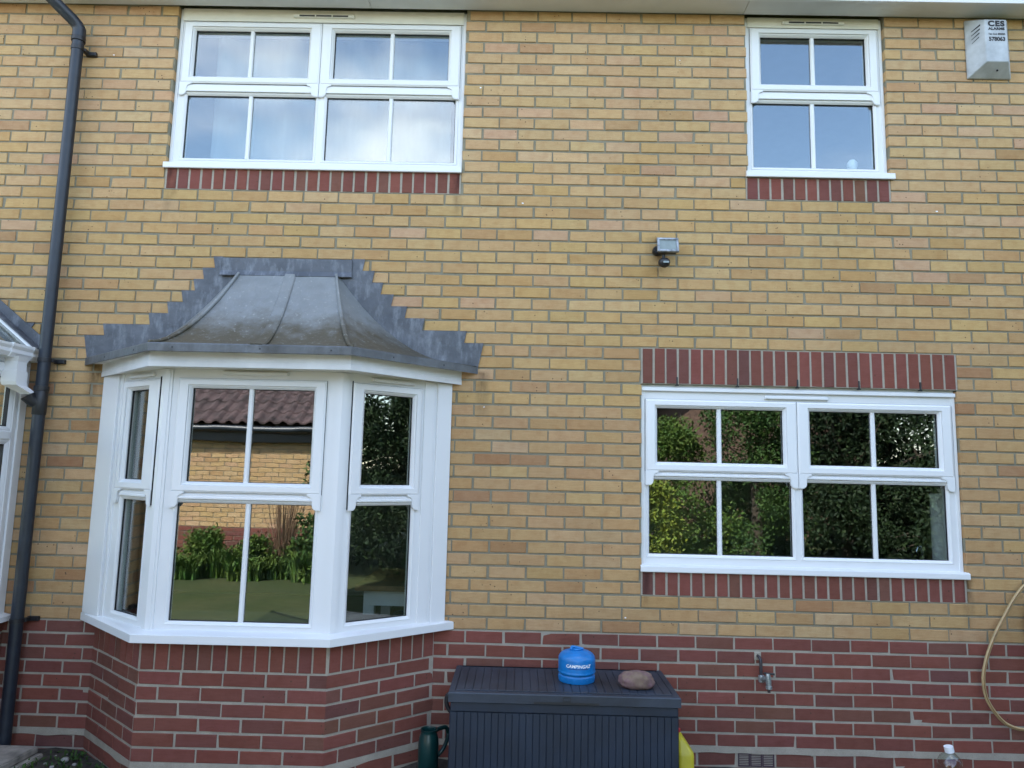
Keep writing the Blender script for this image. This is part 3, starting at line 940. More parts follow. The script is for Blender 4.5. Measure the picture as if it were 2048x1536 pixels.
# fascia, soffit and lead roof of the bay
FP = [(0.622, 0.0), (1.205, -0.556), (2.298, -0.566), (2.845, 0.0)]
mb = MB()
fi = inset(FP, 0.03)
mb.sweep([lp(fi, 1.450), lp(FP, 1.447), lp(FP, 1.474), lp(inset(FP, 0.002), 1.476), lp(inset(FP, 0.002), 1.530), lp(inset(FP, 0.05), 1.530)], closed=True)
mb.v = [(x, y, z) for x, y, z in mb.v]
mb.build('bay_fascia', 'white_old', house)
mb = MB(); mb.vprism([(0.65, 0.1), (0.65, 0.0), (1.22, -0.54), (2.28, -0.55), (2.82, 0.0), (2.82, 0.1)], 1.4525, 1.462)
mb.build('bay_ceiling', 'cream', house)

E0 = [(0.512, 0.0), (1.236, -0.625), (2.312, -0.620), (2.942, 0.0)]
T0 = [(1.405, -0.002), (1.435, -0.02), (2.045, -0.02), (2.062, -0.002)]
ZE, ZT = 1.562, 2.112
def roof_pt(k, s):
    x = T0[k][0] + (E0[k][0] - T0[k][0]) * s; y = T0[k][1] + (E0[k][1] - T0[k][1]) * s
    return (x, y, ZE + (ZT - ZE) * (1 - s) ** (1.6 if k in (1, 2) else 2.2))
mb = MB(); N = 22
loops = []
for i in range(N + 1):
    s = i / N
    p = [Vector(roof_pt(k, s)) for k in range(4)]
    line = []
    for k in range(3):
        m = 10 if k == 1 else 6
        for j in range(m):
            f = j / m
            q = p[k].lerp(p[k + 1], f)
            q.z += 0.006 * mnoise.noise(q * 7.0) * math.sin(math.pi * f) + (-0.012 * math.sin(math.pi * f) * s * (1 - s) * 3 if k == 1 else 0)
            line.append(q)
    line.append(p[3])
    loops.append(line)
loops.append([Vector((q.x, q.y, q.z - 0.012)) for q in loops[-1]])
mb.sweep(loops)
broof = mb.build('bay_roof', 'lead', house, smooth=True, recalc=True)
broof['label'] = 'swept grey lead roof over the bay with brown lichen'
for k in (1, 2):
    mb = MB(); pts = [Vector(roof_pt(k, i / 24)) + Vector((0, 0, 0.006)) for i in range(25)]
    mb.tube(pts, [0.009 + 0.005 * math.sin(i / 24 * 3.1) + 0.002 * mnoise.noise(Vector((i * .5, k, 0))) for i in range(25)], 12); mb.build('hip_roll', 'lead', broof, smooth=True)
mb = MB(); A = [Vector(roof_pt(1, i / 24)).lerp(Vector(roof_pt(2, i / 24)), 0.53 - 0.0 * i) for i in range(25)]
mb.sweep([[a + Vector((-0.034, -0.002, 0.001)) for a in A], [a + Vector((-0.030, -0.004, 0.0055)) for a in A], [a + Vector((0.026, -0.004, 0.0055)) for a in A], [a + Vector((0.034, -0.002, 0.001)) for a in A]], closed=True)
mb.build('welted_seam', 'lead', broof)
mb = MB()
Eo = [(x, y - (0.006 if 0 < i < 3 else 0)) for i, (x, y) in enumerate(E0)]
Ei = inset(E0, 0.03)
mb.sweep([lp(Ei, ZE + 0.006), lp(E0, ZE + 0.003), lp(Eo, ZE - 0.004), lp(Eo, ZE - 0.043), lp(E0, ZE - 0.045), lp(inset(E0, 0.012), ZE - 0.042), lp(inset(E0, 0.02), ZE - 0.01)], closed=True)
mb.build('drip_edge', 'lead_edge', broof)
mb = MB(); mb.vprism([(0.56, 0.0), (1.25, -0.59), (2.30, -0.585), (2.90, 0.0)], 1.528, 1.540); mb.build('eave_board', 'white_old', broof)
for k, f in ((0, 0.35), (0, 0.8), (1, 0.12), (1, 0.55), (1, 0.9), (2, 0.3), (2, 0.7)):
    a, b = Vector((*Eo[k], 0)), Vector((*Eo[k + 1], 0)); q = a.lerp(b, f); d = (b - a).normalized()
    fr = Fr((q.x, q.y), (q.x + d.x, q.y + d.y), (0, -1)); mb = MB(); mb.cbox(fr, -0.004, 0.004, ZE - 0.026, ZE - 0.018, -0.001, 0.002, 0.0015); mb.build('nail_head', 'groove', broof)

SR = [2.2156, 2.279, 2.3355, 2.4045, 2.4916, 2.6031, 2.8656, 2.9719]
SL = [1.2626, 1.1988, 1.1476, 1.078, 0.9932, 0.8841, 0.6059, 0.496]
def flash_side(xs, sgn, name):
    # stepped flashing: one piece per course, slightly lapped over its neighbour
    for k, x in enumerate(xs):
        zt = (30 - k) * G + 0.004
        zb = (29 - k) * G + 0.002 if k < 7 else ZE - 0.03
        s = max(0.0, min(1.0, (k + 0.2) / 8.4))
        sp = k / 8.0
        inner = 1.73 + sgn * (0.405 if k == 0 else 0.22)
        cut = sgn * 0.014
        d0 = 0.0025
        mb = MB()
        poly = [(inner, zb - 0.02), (x - cut * (1 if k < 7 else 2.5), zb), (x, zt), (inner, zt)]
        mb.prism(WALL, poly, d0, d0 + 0.004 + 0.0006 * (k % 2))
        mb.tube([WALL.P(inner, zt - 0.001, 0.004), WALL.P(x, zt - 0.001, 0.004)], 0.0032, 6)
        o = mb.build('flashing_step', 'flash', broof)
flash_side(SR, 1, 'r'); flash_side(SL, -1, 'l')
mb = MB()
mb.sweep([[(1.318, 0.0, 2.216), (2.136, 0.0, 2.218)], [(1.318, -0.016, 2.216), (2.136, -0.016, 2.218)], [(1.316, -0.017, 2.135), (2.138, -0.017, 2.135)], [(1.314, -0.030, 2.102), (2.142, -0.030, 2.104)], [(1.314, -0.026, 2.098), (2.142, -0.026, 2.100)], [(1.316, -0.010, 2.130), (2.138, -0.010, 2.130)]], closed=True)
mb.build('apron_flashing', 'flash', broof)

# ------------------------------------------------------------------ eaves
sof = None
mb = MB(); 
edges = [X0, 2.172, 4.604, X1]
for k in range(3):
    m1 = MB(); m1.abox(edges[k] + 0.0015, edges[k + 1] - 0.0015, -0.150, 0.10 if False else -0.002 + 0.0, TOP + 0.001, TOP + 0.012)
    o = m1.build('soffit_board', 'soffit', house)
mb = MB(); mb.abox(X0, X1, -0.172, -0.151, TOP - 0.014, TOP + 0.20); mb.build('fascia_board', 'upvc', house)
mb = MB(); mb.tube([(X0, -0.225, TOP + 0.15), (X1, -0.225, TOP + 0.15)], 0.052, 16); mb.build('gutter', 'pipe', house, smooth=True)
mb = MB()
prof = [(-0.26, TOP + 0.215), (4.0, TOP + 3.3), (8.3, TOP + 0.215), (8.3, TOP + 0.11), (4.0, TOP + 3.15), (-0.26, TOP + 0.205)]
mb.sweep([[(X0 - 0.2, y, z), (X1 + 0.2, y, z)] for y, z in prof], closed=True)
mb.build('roof', 'slate', house)
mb = MB()
mb.abox(X0, X0 + 0.1, 0.12, 8.0, GND, TOP + 0.2); mb.abox(X1 - 0.1, X1, 0.12, 8.0, GND, TOP + 0.2); mb.abox(X0, X1, 8.01, 8.1, GND, TOP + 0.2)
for x in (X0, X1 - 0.1):
    mb.add([(x, 0, TOP + 0.2), (x, 8, TOP + 0.2), (x, 4, TOP + 3.1), (x + 0.1, 0, TOP + 0.2), (x + 0.1, 8, TOP + 0.2), (x + 0.1, 4, TOP + 3.1)], [(0, 1, 2), (3, 4, 5), (0, 1, 4, 3), (1, 2, 5, 4), (2, 0, 3, 5)])
mb.build('outer_wall', 'mortar_y', house)
mb = MB()
mb.abox(X0 + 0.11, X1 - 0.11, 0.112, 4.4, -0.70, -0.62)
mb.build('room_floor', 'carpet', house)
mb = MB()
mb.abox(X0 + 0.11, X1 - 0.11, 0.112, 4.4, 2.05, 2.35)
mb.abox(X0 + 0.11, X1 - 0.11, 0.112, 4.4, 4.02, 4.10)
mb.abox(X0 + 0.11, X1 - 0.11, 4.41, 4.5, -0.60, 4.0)
mb.abox(3.30, 3.40, 0.113, 4.38, -0.61, 2.04); mb.abox(3.60, 3.70, 0.113, 4.38, 2.36, 4.01)
mb.build('room_wall', 'plaster', house)

# ------------------------------------------------------------------ conservatory on the left
cons = thing('conservatory', 'white-framed conservatory with gutter cut off by the left edge of the picture', 'conservatory', (0.0, -1.2, GND))
FC = Fr((0.17, 0.0), (0.17, -1), (1, 0))
FC2 = Fr((0.17, -2.6), (-1, -2.6), (0, -1))
mbm = MB(); mbm.box(FC, 0.012, 2.6, GND - 0.1, -0.004, -0.10, 0.0135)
mbm.box(FC2, 0.0, 2.6, GND - 0.1, -0.004, -0.10, -0.001)
dw = mbm.build('dwarf_wall', 'mortar_r', cons)
FCb = Fr((0.188, 0.0), (0.188, -1), (1, 0))
for b in courses(0.012, 2.6, rr, 0.06, []): brick_piece(FCb, b, RPAL, dw, depth=0.03)
mb = MB(); mb.sweep([[(x, -0.004, z), (x, -2.66, z)] for x, z in ((0.12, 0.045), (0.235, 0.022), (0.238, -0.006), (0.232, -0.008), (0.12, -0.003))], closed=True); mb.build('sill', 'upvc', cons)
for t in (0.004, 0.86, 1.72, 2.53):
    mb = MB(); mb.cbox(FC, t, t + 0.062, 0.03, 1.50, -0.06, 0.014, 0.004); mb.cbox(FC, t + 0.064, t + 0.10, 0.03, 1.50, -0.06, 0.006, 0.004); mb.build('post', 'upvc', cons)
for t in (0.10, 0.96, 1.82):
    for z0, z1 in ((0.03, 0.10), (0.395, 0.44), (1.045, 1.10), (1.44, 1.50)):
        mb = MB(); mb.cbox(FC, t + 0.001, t + 0.75, z0, z1, -0.05, 0.010, 0.008); mb.build('transom', 'upvc', cons)
    for z0, z1 in ((0.10, 0.395), (0.44, 1.045), (1.10, 1.44)):
        mb = MB(); mb.ring(FC, (t + 0.03, t + 0.72, z0 + 0.025, z1 - 0.025), (t, t + 0.75, z0, z1), [('i', 0, -0.03), ('i', 0, -0.008), ('o', 0.008, 0.002), ('o', 0, 0.002)]); mb.build('bead', 'upvc', cons)
        mb = MB(); mb.ring(FC, (t + 0.03, t + 0.72, z0 + 0.025, z1 - 0.025), (t, t + 0.75, z0, z1), [('i', 0.0, -0.0075), ('i', -0.006, -0.0075), ('i', -0.006, -0.03)]); mb.build('gasket', 'gasket', cons)
        mb = MB(); mb.box(FC, t + 0.02, t + 0.73, z0 + 0.015, z1 - 0.015, -0.034, -0.030); mb.build('pane', 'glass', cons)
for x in (0.0, -0.8, -1.6, -2.4):
    mb = MB(); mb.abox(x - 0.03, x + 0.03, -2.64, -2.58, 0.03, 1.5); mb.build('post', 'upvc', cons)
for k in range(3):
    mb = MB(); mb.abox(-0.77 - k * 0.8, -0.03 - k * 0.8, -2.612, -2.606, 0.05, 1.48); mb.build('pane', 'glass', cons)
mb = MB(); mb.abox(-2.4, 0.235, -2.66, 0.0 - 0.004, 1.50, 1.535); mb.v = mb.v; 
mb = MB(); mb.box(FC, 0.004, 2.66, 1.502, 1.545, -0.08, 0.012); mb.abox(-2.5, 0.09, -2.66, -2.56, 1.502, 1.56); mb.build('eaves_beam', 'upvc', cons)
# glazed roof rising to the left along the house wall
def rz(x): return 1.605 + (0.21 - x) * 0.80
mb = MB(); mb.sweep([[(x, -0.02, rz(x)), (x, -2.7, rz(x))] for x in (0.21, -1.2)] + [[(x, -0.02, rz(x) - 0.016), (x, -2.7, rz(x) - 0.016)] for x in (-1.2, 0.21)], closed=True); mb.build('roof_panel', 'glass', cons)
for y in (-0.045, -0.9, -1.75, -2.65):
    mb = MB(); mb.sweep([[(0.225, y + a, rz(0.225) + b), (-1.2, y + a, rz(-1.2) + b)] for a, b in ((-0.03, 0.002), (-0.022, 0.022), (0.022, 0.022), (0.03, 0.002))], closed=True); mb.build('roof_bar', 'upvc', cons)
# stepped lead flashing
for k, (xa, xb, zc) in enumerate(((0.235, -0.75, 22), (0.18, -0.75, 23), (-0.01, -0.75, 24), (-0.12, -0.75, 25))):
    zt = zc * G + G + 0.002; mb = MB(); mb.prism(WALL, [(xb, zt - G - 0.03), (xa - (0.045 if k else 0.0), zt - G + (0.0 if k else -0.02)), (xa, zt), (xb, zt)], 0.0025, 0.0065 + 0.001 * k); mb.build('flashing_step', 'flash', cons)
mb = MB(); mb.sweep([[(0.245, y, rz(0.245) + 0.004 + h), (-0.7, y, rz(-0.7) + 0.004 + h)] for y, h in ((-0.004, 0.10), (-0.012, 0.10), (-0.014, 0.035), (-0.075, 0.026), (-0.075, 0.020), (-0.006, 0.026))], closed=True); mb.build('apron_flashing', 'flash', cons)
# gutter running out from the wall with its outlet
gp = [(0.172, 1.600), (0.172, 1.540), (0.196, 1.528), (0.236, 1.530), (0.250, 1.552), (0.246, 1.572), (0.256, 1.588), (0.256, 1.602), (0.250, 1.602), (0.240, 1.575), (0.232, 1.542), (0.196, 1.540), (0.182, 1.548), (0.178, 1.600)]
gut = MB(); gut.sweep([[(x, -0.03, z), (x, -2.7, z)] for x, z in gp], closed=True); gut = gut.build('gutter', 'upvc', cons)
mb = MB(); mb.sweep([[(0.214 + (x - 0.214) * 1.12, -0.022, 1.566 + (z - 1.566) * 1.14), (0.214 + (x - 0.214) * 1.12, -0.034, 1.566 + (z - 1.566) * 1.14)] for x, z in gp[:8] ], closed=True); mb.build('stop_end', 'upvc', gut)
mb = MB()
for y0, y1 in ((-0.085, -0.10), (-0.26, -0.275)):
    mb.sweep([[(0.214 + (x - 0.214) * 1.13, y0, 1.566 + (z - 1.566) * 1.16), (0.214 + (x - 0.214) * 1.13, y1, 1.566 + (z - 1.566) * 1.16)] for x, z in gp[:8]], closed=True)
mb.sweep([[(0.214 + (x - 0.214) * 1.07, -0.10, 1.566 + (z - 1.566) * 1.10), (0.214 + (x - 0.214) * 1.07, -0.26, 1.566 + (z - 1.566) * 1.10)] for x, z in gp[:8]], closed=True)
def sq(cx, cy, r, z): return [(cx - r, cy - r, z), (cx + r, cy - r, z), (cx + r, cy + r, z), (cx - r, cy + r, z), (cx - r, cy - r, z)]
loops = [sq(0.215, -0.18, 0.052, 1.535), sq(0.215, -0.18, 0.040, 1.505), sq(0.215, -0.18, 0.040, 1.452), sq(0.215, -0.18, 0.046, 1.450), sq(0.215, -0.18, 0.046, 1.385)]
loops += [sq(0.218, -0.175, 0.045, 1.365), sq(0.262, -0.115, 0.034, 1.325), sq(0.262, -0.115, 0.028, 1.318)]
mb.sweep(loops)
mb.build('outlet', 'upvc', gut)

# ------------------------------------------------------------------ downpipe
dp = thing('downpipe', 'dark grey round downpipe running the full height of the wall', 'downpipe', (0.312, -0.075, GND))
PX, PY = 0.312, -0.075
mb = MB(); mb.tube([(PX, PY, GND - 0.02), (PX, PY, 1.0), (PX, PY, 2.2), (PX, PY, 3.66)], 0.034, 24); mb.build('pipe', 'pipe', dp, smooth=True)
mb = MB(); bend = [(PX, PY, 3.610), (PX, PY, 3.65), (PX, PY, 3.690), (PX - 0.010, PY - 0.012, 3.715), (PX - 0.032, PY - 0.036, 3.742), (PX - 0.075, PY - 0.09, 3.782), (PX - 0.125, PY - 0.15, 3.832), (PX - 0.165, PY - 0.165, 3.89), (PX - 0.17, PY - 0.165, 4.05)]
mb.tube(bend, [0.0385, 0.0385, 0.0385, 0.0375, 0.037, 0.0365, 0.0365, 0.0365, 0.0365], 24); mb.build('swan_neck', 'pipe', dp, smooth=True)
for z in (3.622, 1.36):
    mb = MB(); mb.lathe(PX, PY, [(0.0342, z - 0.016), (0.041, z - 0.014), (0.0415, z), (0.041, z + 0.014), (0.0342, z + 0.016)], 24); mb.build('socket_ring', 'black', dp, smooth=True)
mb = MB(); mb.lathe(PX, PY, [(0.0345, 1.20), (0.038, 1.205), (0.038, 1.345), (0.0345, 1.35)], 24); mb.tube([(PX - 0.005, PY - 0.005, 1.262), (PX - 0.035, PY - 0.03, 1.285), (PX - 0.05, PY - 0.04, 1.312)], [0.030, 0.033, 0.042], 18); mb.build('branch', 'black', dp, smooth=True)
for z in (3.560, 1.535, 0.005):
    mb = MB(); mb.lathe(PX, PY, [(0.0345, z - 0.013), (0.0375, z - 0.012), (0.0375, z + 0.012), (0.0345, z + 0.013)], 24)
    fr = Fr((PX, -0.012), (PX + 1, -0.012), (0, -1)); mb.cbox(fr, 0.02, 0.085, z - 0.013, z + 0.013, -0.012, 0.012, 0.004); mb.cbox(fr, 0.018, 0.045, z - 0.010, z + 0.010, 0.012, 0.055, 0.004)
    mb.build('pipe_clip', 'black', dp)

# ------------------------------------------------------------------ alarm box
al = thing('alarm_box', 'grey-white burglar alarm box with black lettering under the eaves', 'alarm box', (6.17, -0.05, 3.50))
bx0, bx1, bz0, bz1 = 6.030, 6.306, 3.496, 3.895
fx0, fx1, fz0, fz1, fy = 6.100, 6.236, 3.562, 3.846, -0.100
mb = MB()
ba = [(bx0, -0.001, bz0), (bx1, -0.001, bz0), (bx1, -0.001, bz1), (bx0, -0.001, bz1)]
bb = [(bx0, -0.012, bz0), (bx1, -0.012, bz0), (bx1, -0.012, bz1), (bx0, -0.012, bz1)]
bc = [(fx0, fy, fz0), (fx1, fy, fz0), (fx1, fy, fz1), (fx0, fy, fz1)]
mb.add(ba + bb + bc, [(0, 1, 2, 3)] + [(i, (i + 1) % 4, 4 + (i + 1) % 4, 4 + i) for i in range(4)] + [(4 + i, 4 + (i + 1) % 4, 8 + (i + 1) % 4, 8 + i) for i in range(4)] + [(8, 9, 10, 11)])
cover = mb.build('cover', 'alarm', al)
bv = cover.modifiers.new('edge', 'BEVEL'); bv.width = 0.006; bv.segments = 3; bv.limit_method = 'ANGLE'
for side in (0, 1):
    for k in range(4):
        s0, s1 = (0.30, 0.78)
        def sp(u, w):
            xa = bx0 + (fx0 - bx0) * u if side == 0 else bx1 + (fx1 - bx1) * u
            y = -0.012 + (fy + 0.012) * u
            return Vector((xa - (0.0012 if side == 0 else -0.0012), y - 0.0009, w))
        z = 3.815 - k * 0.026
        a, b = sp(s0, z - 0.018 - k * 0.001), sp(s1 - 0.03 * k, z + 0.006)
        mb = MB(); th = Vector((0, 0, 0.0062 - k * 0.0008)); mb.add([a - th * 0.4, b - th, b + th, a + th * 0.4], [(0, 1, 2, 3)]); mb.build('louvre', 'ink', al, recalc=False)
mb = MB(); mb.tube([(6.185, -0.062, 3.5275), (6.185, -0.066, 3.520)], 0.005, 10); mb.build('screw', 'groove', al)
def flat_text(body, size, x, y, z, bold, mat, parent, sx=1.0, space=1.0):
    vs, fs = text_mesh(body, size, bold, 0, space)
    mb = MB(); mb.add([(x + v.x * sx, y, z + v.y) for v in vs], fs); return mb.build('lettering', mat, parent, recalc=False)
xc = (fx0 + fx1) / 2
flat_text('CES', 0.049, xc + 0.003, fy - 0.0012, 3.802, 0.0030, 'ink', al, 1.14, 1.18)
flat_text('ALARMS', 0.0235, xc + 0.003, fy - 0.0012, 3.776, 0.0014, 'ink', al, 1.13, 1.05)
flat_text('Tel. Cwl. 850080', 0.0165, xc + 0.003, fy - 0.0012, 3.742, 0.0005, 'ink', al, 0.92)
flat_text('578063', 0.036, xc + 0.003, fy - 0.0012, 3.702, 0.0016, 'ink', al, 0.96)

# ------------------------------------------------------------------ floodlight
fl_ = thing('floodlight', 'small grey security floodlight with black sensor on the wall', 'floodlight', (4.06, 0, 2.22))
mb = MB(); mb.lathe(0, 0, [(0.0, 0.0), (0.030, 0.0), (0.030, 0.018), (0.022, 0.03), (0.0, 0.03)], 20)
mb.v = [(4.040 + x, -z, 2.315 + y) for x, y, z in mb.v]; mb.build('wall_mount', 'black', fl_, smooth=True)
mb = MB(); mb.tube([(4.040, -0.02, 2.315), (4.05, -0.05, 2.30), (4.075, -0.07, 2.295)], 0.012, 10); mb.build('arm', 'black', fl_, smooth=True)
# head tilted down a little, frame in front
def ft(x, y, z):
    a = math.radians(-14); x0, y0, z0 = 4.086, -0.085, 2.318
    return (x0 + x, y0 + y * math.cos(a) - z * math.sin(a), z0 + y * math.sin(a) + z * math.cos(a))
mb = MB(); mb.add([ft(*p) for p in [(-0.05, 0.03, -0.035), (0.05, 0.03, -0.035), (0.05, 0.03, 0.035), (-0.05, 0.03, 0.035), (-0.062, -0.02, -0.046), (0.062, -0.02, -0.046), (0.062, -0.02, 0.046), (-0.062, -0.02, 0.046)]], [(0, 1, 2, 3), (4, 5, 6, 7), (0, 1, 5, 4), (1, 2, 6, 5), (2, 3, 7, 6), (3, 0, 4, 7)]); mb.build('housing', 'black', fl_)
mb = MB(); f0 = Fr((0, 0), (1, 0), (0, -1)); mb.ring(f0, (-0.050, 0.050, -0.033, 0.033), (-0.066, 0.066, -0.049, 0.049), [('i', 0, 0.022), ('i', 0.002, 0.030), ('o', 0.003, 0.030), ('o', 0, 0.026), ('o', 0, 0.016)])
mb.v = [ft(*p) for p in mb.v]; mb.build('rim', 'lampmetal', fl_)
mb = MB(); mb.box(f0, -0.052, 0.052, -0.036, 0.036, 0.0215, 0.0235); mb.v = [ft(*p) for p in mb.v]; mb.build('lens', 'lampglass', fl_)
mb = MB(); mb.tube([(4.066, -0.075, 2.272), (4.066, -0.075, 2.24)], 0.010, 10); mb.lathe(4.068, -0.082, [(0.012, 2.190), (0.028, 2.198), (0.036, 2.212), (0.036, 2.228), (0.026, 2.242), (0.010, 2.248)], 18); mb.build('sensor', 'black', fl_, smooth=True)
mb = MB(); mb.box(Fr((4.066, -0.118), (5, -0.118), (0, -1)), -0.010, 0.024, 2.208, 2.219, -0.004, 0.002); mb.build('sensor_lens', 'lampglass', fl_)

# ------------------------------------------------------------------ garden tap
tp = thing('garden_tap', 'small dull metal garden tap on the red brick base', 'tap', (4.64, 0, -0.29))
mb = MB(); mb.cbox(WALL, 4.600, 4.640, -0.128, -0.082, -0.004, 0.003, 0.003); mb.build('mortar_patch', 'mortar_r', tp)
mb = MB(); mb.tube([(4.620, -0.0, -0.103), (4.621, -0.022, -0.104), (4.625, -0.034, -0.116), (4.626, -0.036, -0.14), (4.626, -0.036, -0.205)], 0.009, 12); mb.build('feed_pipe', 'copper', tp, smooth=True)
mb = MB(); mb.lathe(4.628, -0.036, [(0.010, -0.242), (0.017, -0.238), (0.018, -0.205), (0.011, -0.200)], 8); mb.build('elbow', 'tap', tp)
mb = MB(); mb.tube([(4.628, -0.036, -0.222), (4.642, -0.062, -0.215), (4.650, -0.080, -0.205)], [0.017, 0.017, 0.015], 12)
mb.tube([(4.650, -0.080, -0.180), (4.650, -0.080, -0.205), (4.651, -0.084, -0.225), (4.652, -0.086, -0.252)], [0.012, 0.017, 0.016, 0.013], 12); mb.lathe(4.652, -0.086, [(0.013, -0.264), (0.018, -0.261), (0.018, -0.248), (0.013, -0.245)], 12); mb.build('body', 'tap', tp, smooth=True)
mb = MB(); mb.tube([(4.652, -0.086, -0.260), (4.652, -0.086, -0.282)], [0.010, 0.008], 12); mb.build('nozzle', 'copper', tp, smooth=True)
mb = MB(); mb.cbox(Fr((4.650, -0.080), (4.651, -0.0803), (0, -1)), -0.024, 0.036, -0.186, -0.176, -0.006, 0.006, 0.003); mb.build('lever', 'black', tp)

# ------------------------------------------------------------------ hose and reel
rl = thing('hose_reel', 'dark hose reel on the wall at the right edge of the picture', 'hose reel', (6.36, -0.1, -0.10))
mb = MB()
for y0, y1, r in ((-0.055, -0.065, 0.215), (-0.20, -0.21, 0.215), (-0.065, -0.20, 0.09)):
    m0 = len(mb.v); mb.lathe(0, 0, [(r * 0.02, -y0), (r - 0.008, -y0), (r, -y0 + 0.003), (r, -y1 - 0.003), (r - 0.008, -y1), (r * 0.02, -y1)], 40)
    for i in range(m0, len(mb.v)):
        x, y, z = mb.v[i]; mb.v[i] = (6.365 + x, -z, 0.13 + y)
mb.build('drum', 'reel', rl, smooth=True)
mb = MB(); mb.cbox(WALL, 6.32, 6.41, -0.12, 0.30, 0.001, 0.054, 0.006); mb.build('bracket', 'black', rl)
mb = MB(); pts = []
for i in range(200):
    a = i * 0.2; pts.append((6.365 + 0.15 * math.cos(a), -0.075 - 0.115 * i / 199, 0.13 + 0.15 * math.sin(a)))
mb.tube(pts, 0.0085, 8); mb.build('wound_hose', 'hose', rl, smooth=True)
hs = thing('garden_hose', 'tan garden hose hanging in a loop down the wall', 'hose', (6.0, -0.05, -0.46))
hp = [(6.30, 0.415), (6.22, 0.385), (6.1536, 0.3374), (6.0974, 0.2712), (6.0336, 0.1714), (5.9694, 0.0582), (5.9198, -0.0539), (5.8904, -0.1648), (5.8933, -0.2605), (5.9176, -0.3279), (5.9697, -0.3998), (6.0236, -0.4389), (6.1014, -0.4557), (6.20, -0.44), (6.30, -0.38), (6.36, -0.28)]
def catmull(p, n=8):
    out = []
    for i in range(len(p) - 1):
        a, b, c, d = p[max(i - 1, 0)], p[i], p[i + 1], p[min(i + 2, len(p) - 1)]
        for k in range(n):
            t = k / n
            out.append(tuple(0.5 * ((2 * b[j]) + (-a[j] + c[j]) * t + (2 * a[j] - 5 * b[j] + 4 * c[j] - d[j]) * t * t + (-a[j] + 3 * b[j] - 3 * c[j] + d[j]) * t ** 3) for j in range(len(b))))
    out.append(tuple(p[-1])); return out
mb = MB(); mb.tube([(x, -0.05, z) for x, z in catmull(hp)], 0.0098, 12); mb.build('tube', 'hose', hs, smooth=True)
mb = MB(); mb.tube([(x - 0.002, -0.0588, z + 0.001) for x, z in catmull(hp)], 0.0026, 6); mb.build('stripe', 'wood', hs, smooth=True)

# ------------------------------------------------------------------ storage box
sb = thing('storage_box', 'dark blue-grey plastic storage box with grooved sides against the wall', 'storage box', (3.46, -0.3, GND))
lx0, lx1, ly0, ly1, lz = 2.872, 4.050, -0.545, -0.055, -0.186
FS = Fr((lx0 + 0.012, ly0 + 0.020), (lx1, ly0 + 0.020), (0, -1))
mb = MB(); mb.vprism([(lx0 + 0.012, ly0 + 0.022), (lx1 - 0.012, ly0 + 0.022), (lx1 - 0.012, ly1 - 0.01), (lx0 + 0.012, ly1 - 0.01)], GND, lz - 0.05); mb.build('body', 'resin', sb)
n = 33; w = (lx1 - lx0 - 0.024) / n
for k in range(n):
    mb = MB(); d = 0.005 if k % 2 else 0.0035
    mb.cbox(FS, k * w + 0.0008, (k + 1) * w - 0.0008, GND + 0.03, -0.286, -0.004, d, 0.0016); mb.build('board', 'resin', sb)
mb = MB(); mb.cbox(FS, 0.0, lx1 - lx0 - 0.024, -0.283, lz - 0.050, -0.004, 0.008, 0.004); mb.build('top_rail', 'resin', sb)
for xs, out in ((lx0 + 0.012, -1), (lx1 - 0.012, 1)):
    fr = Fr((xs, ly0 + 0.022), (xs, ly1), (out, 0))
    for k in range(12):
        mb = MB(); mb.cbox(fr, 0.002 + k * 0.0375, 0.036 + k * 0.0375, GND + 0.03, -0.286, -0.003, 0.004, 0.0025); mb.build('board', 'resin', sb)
mb = MB()
mb.sweep([[(lx0 + i, ly0 + i, z), (lx1 - i, ly0 + i, z), (lx1 - i, ly1, z), (lx0 + i, ly1, z), (lx0 + i, ly0 + i, z)] for i, z in ((0.02, lz - 0.048), (0.0, lz - 0.048), (0.0, lz - 0.006), (0.003, lz - 0.001), (0.008, lz), (0.03, lz), (0.034, lz - 0.004))])
mb.add([(lx0 + 0.03, ly0 + 0.03, lz - 0.0045), (lx1 - 0.03, ly0 + 0.03, lz - 0.0045), (lx1 - 0.03, ly1, lz - 0.0045), (lx0 + 0.03, ly1, lz - 0.0045)], [(0, 1, 2, 3)])
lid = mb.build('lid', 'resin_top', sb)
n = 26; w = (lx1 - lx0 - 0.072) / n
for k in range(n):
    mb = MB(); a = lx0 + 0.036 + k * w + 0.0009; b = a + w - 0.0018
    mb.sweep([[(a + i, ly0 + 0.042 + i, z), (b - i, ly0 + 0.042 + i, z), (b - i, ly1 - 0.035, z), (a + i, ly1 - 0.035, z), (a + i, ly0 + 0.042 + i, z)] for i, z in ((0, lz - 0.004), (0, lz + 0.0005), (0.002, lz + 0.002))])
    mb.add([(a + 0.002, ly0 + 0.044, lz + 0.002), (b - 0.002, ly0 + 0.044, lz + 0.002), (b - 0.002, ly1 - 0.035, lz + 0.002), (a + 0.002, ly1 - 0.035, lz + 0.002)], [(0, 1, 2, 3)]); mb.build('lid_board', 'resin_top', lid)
FLd = Fr((lx0, ly0), (lx1, ly0), (0, -1))
mb = MB(); mb.box(FLd, 0.435, 0.765, lz - 0.047, lz - 0.036, -0.02, 0.0006); mb.build('grip', 'black', lid)
mb = MB(); mb.ring(FLd, (0.586, 0.616, lz - 0.030, lz - 0.014), (0.582, 0.620, lz - 0.034, lz - 0.010), [('i', 0, -0.001), ('i', 0, 0.001), ('o', 0, 0.001), ('o', 0, -0.001)]); mb.build('latch', 'black', lid)
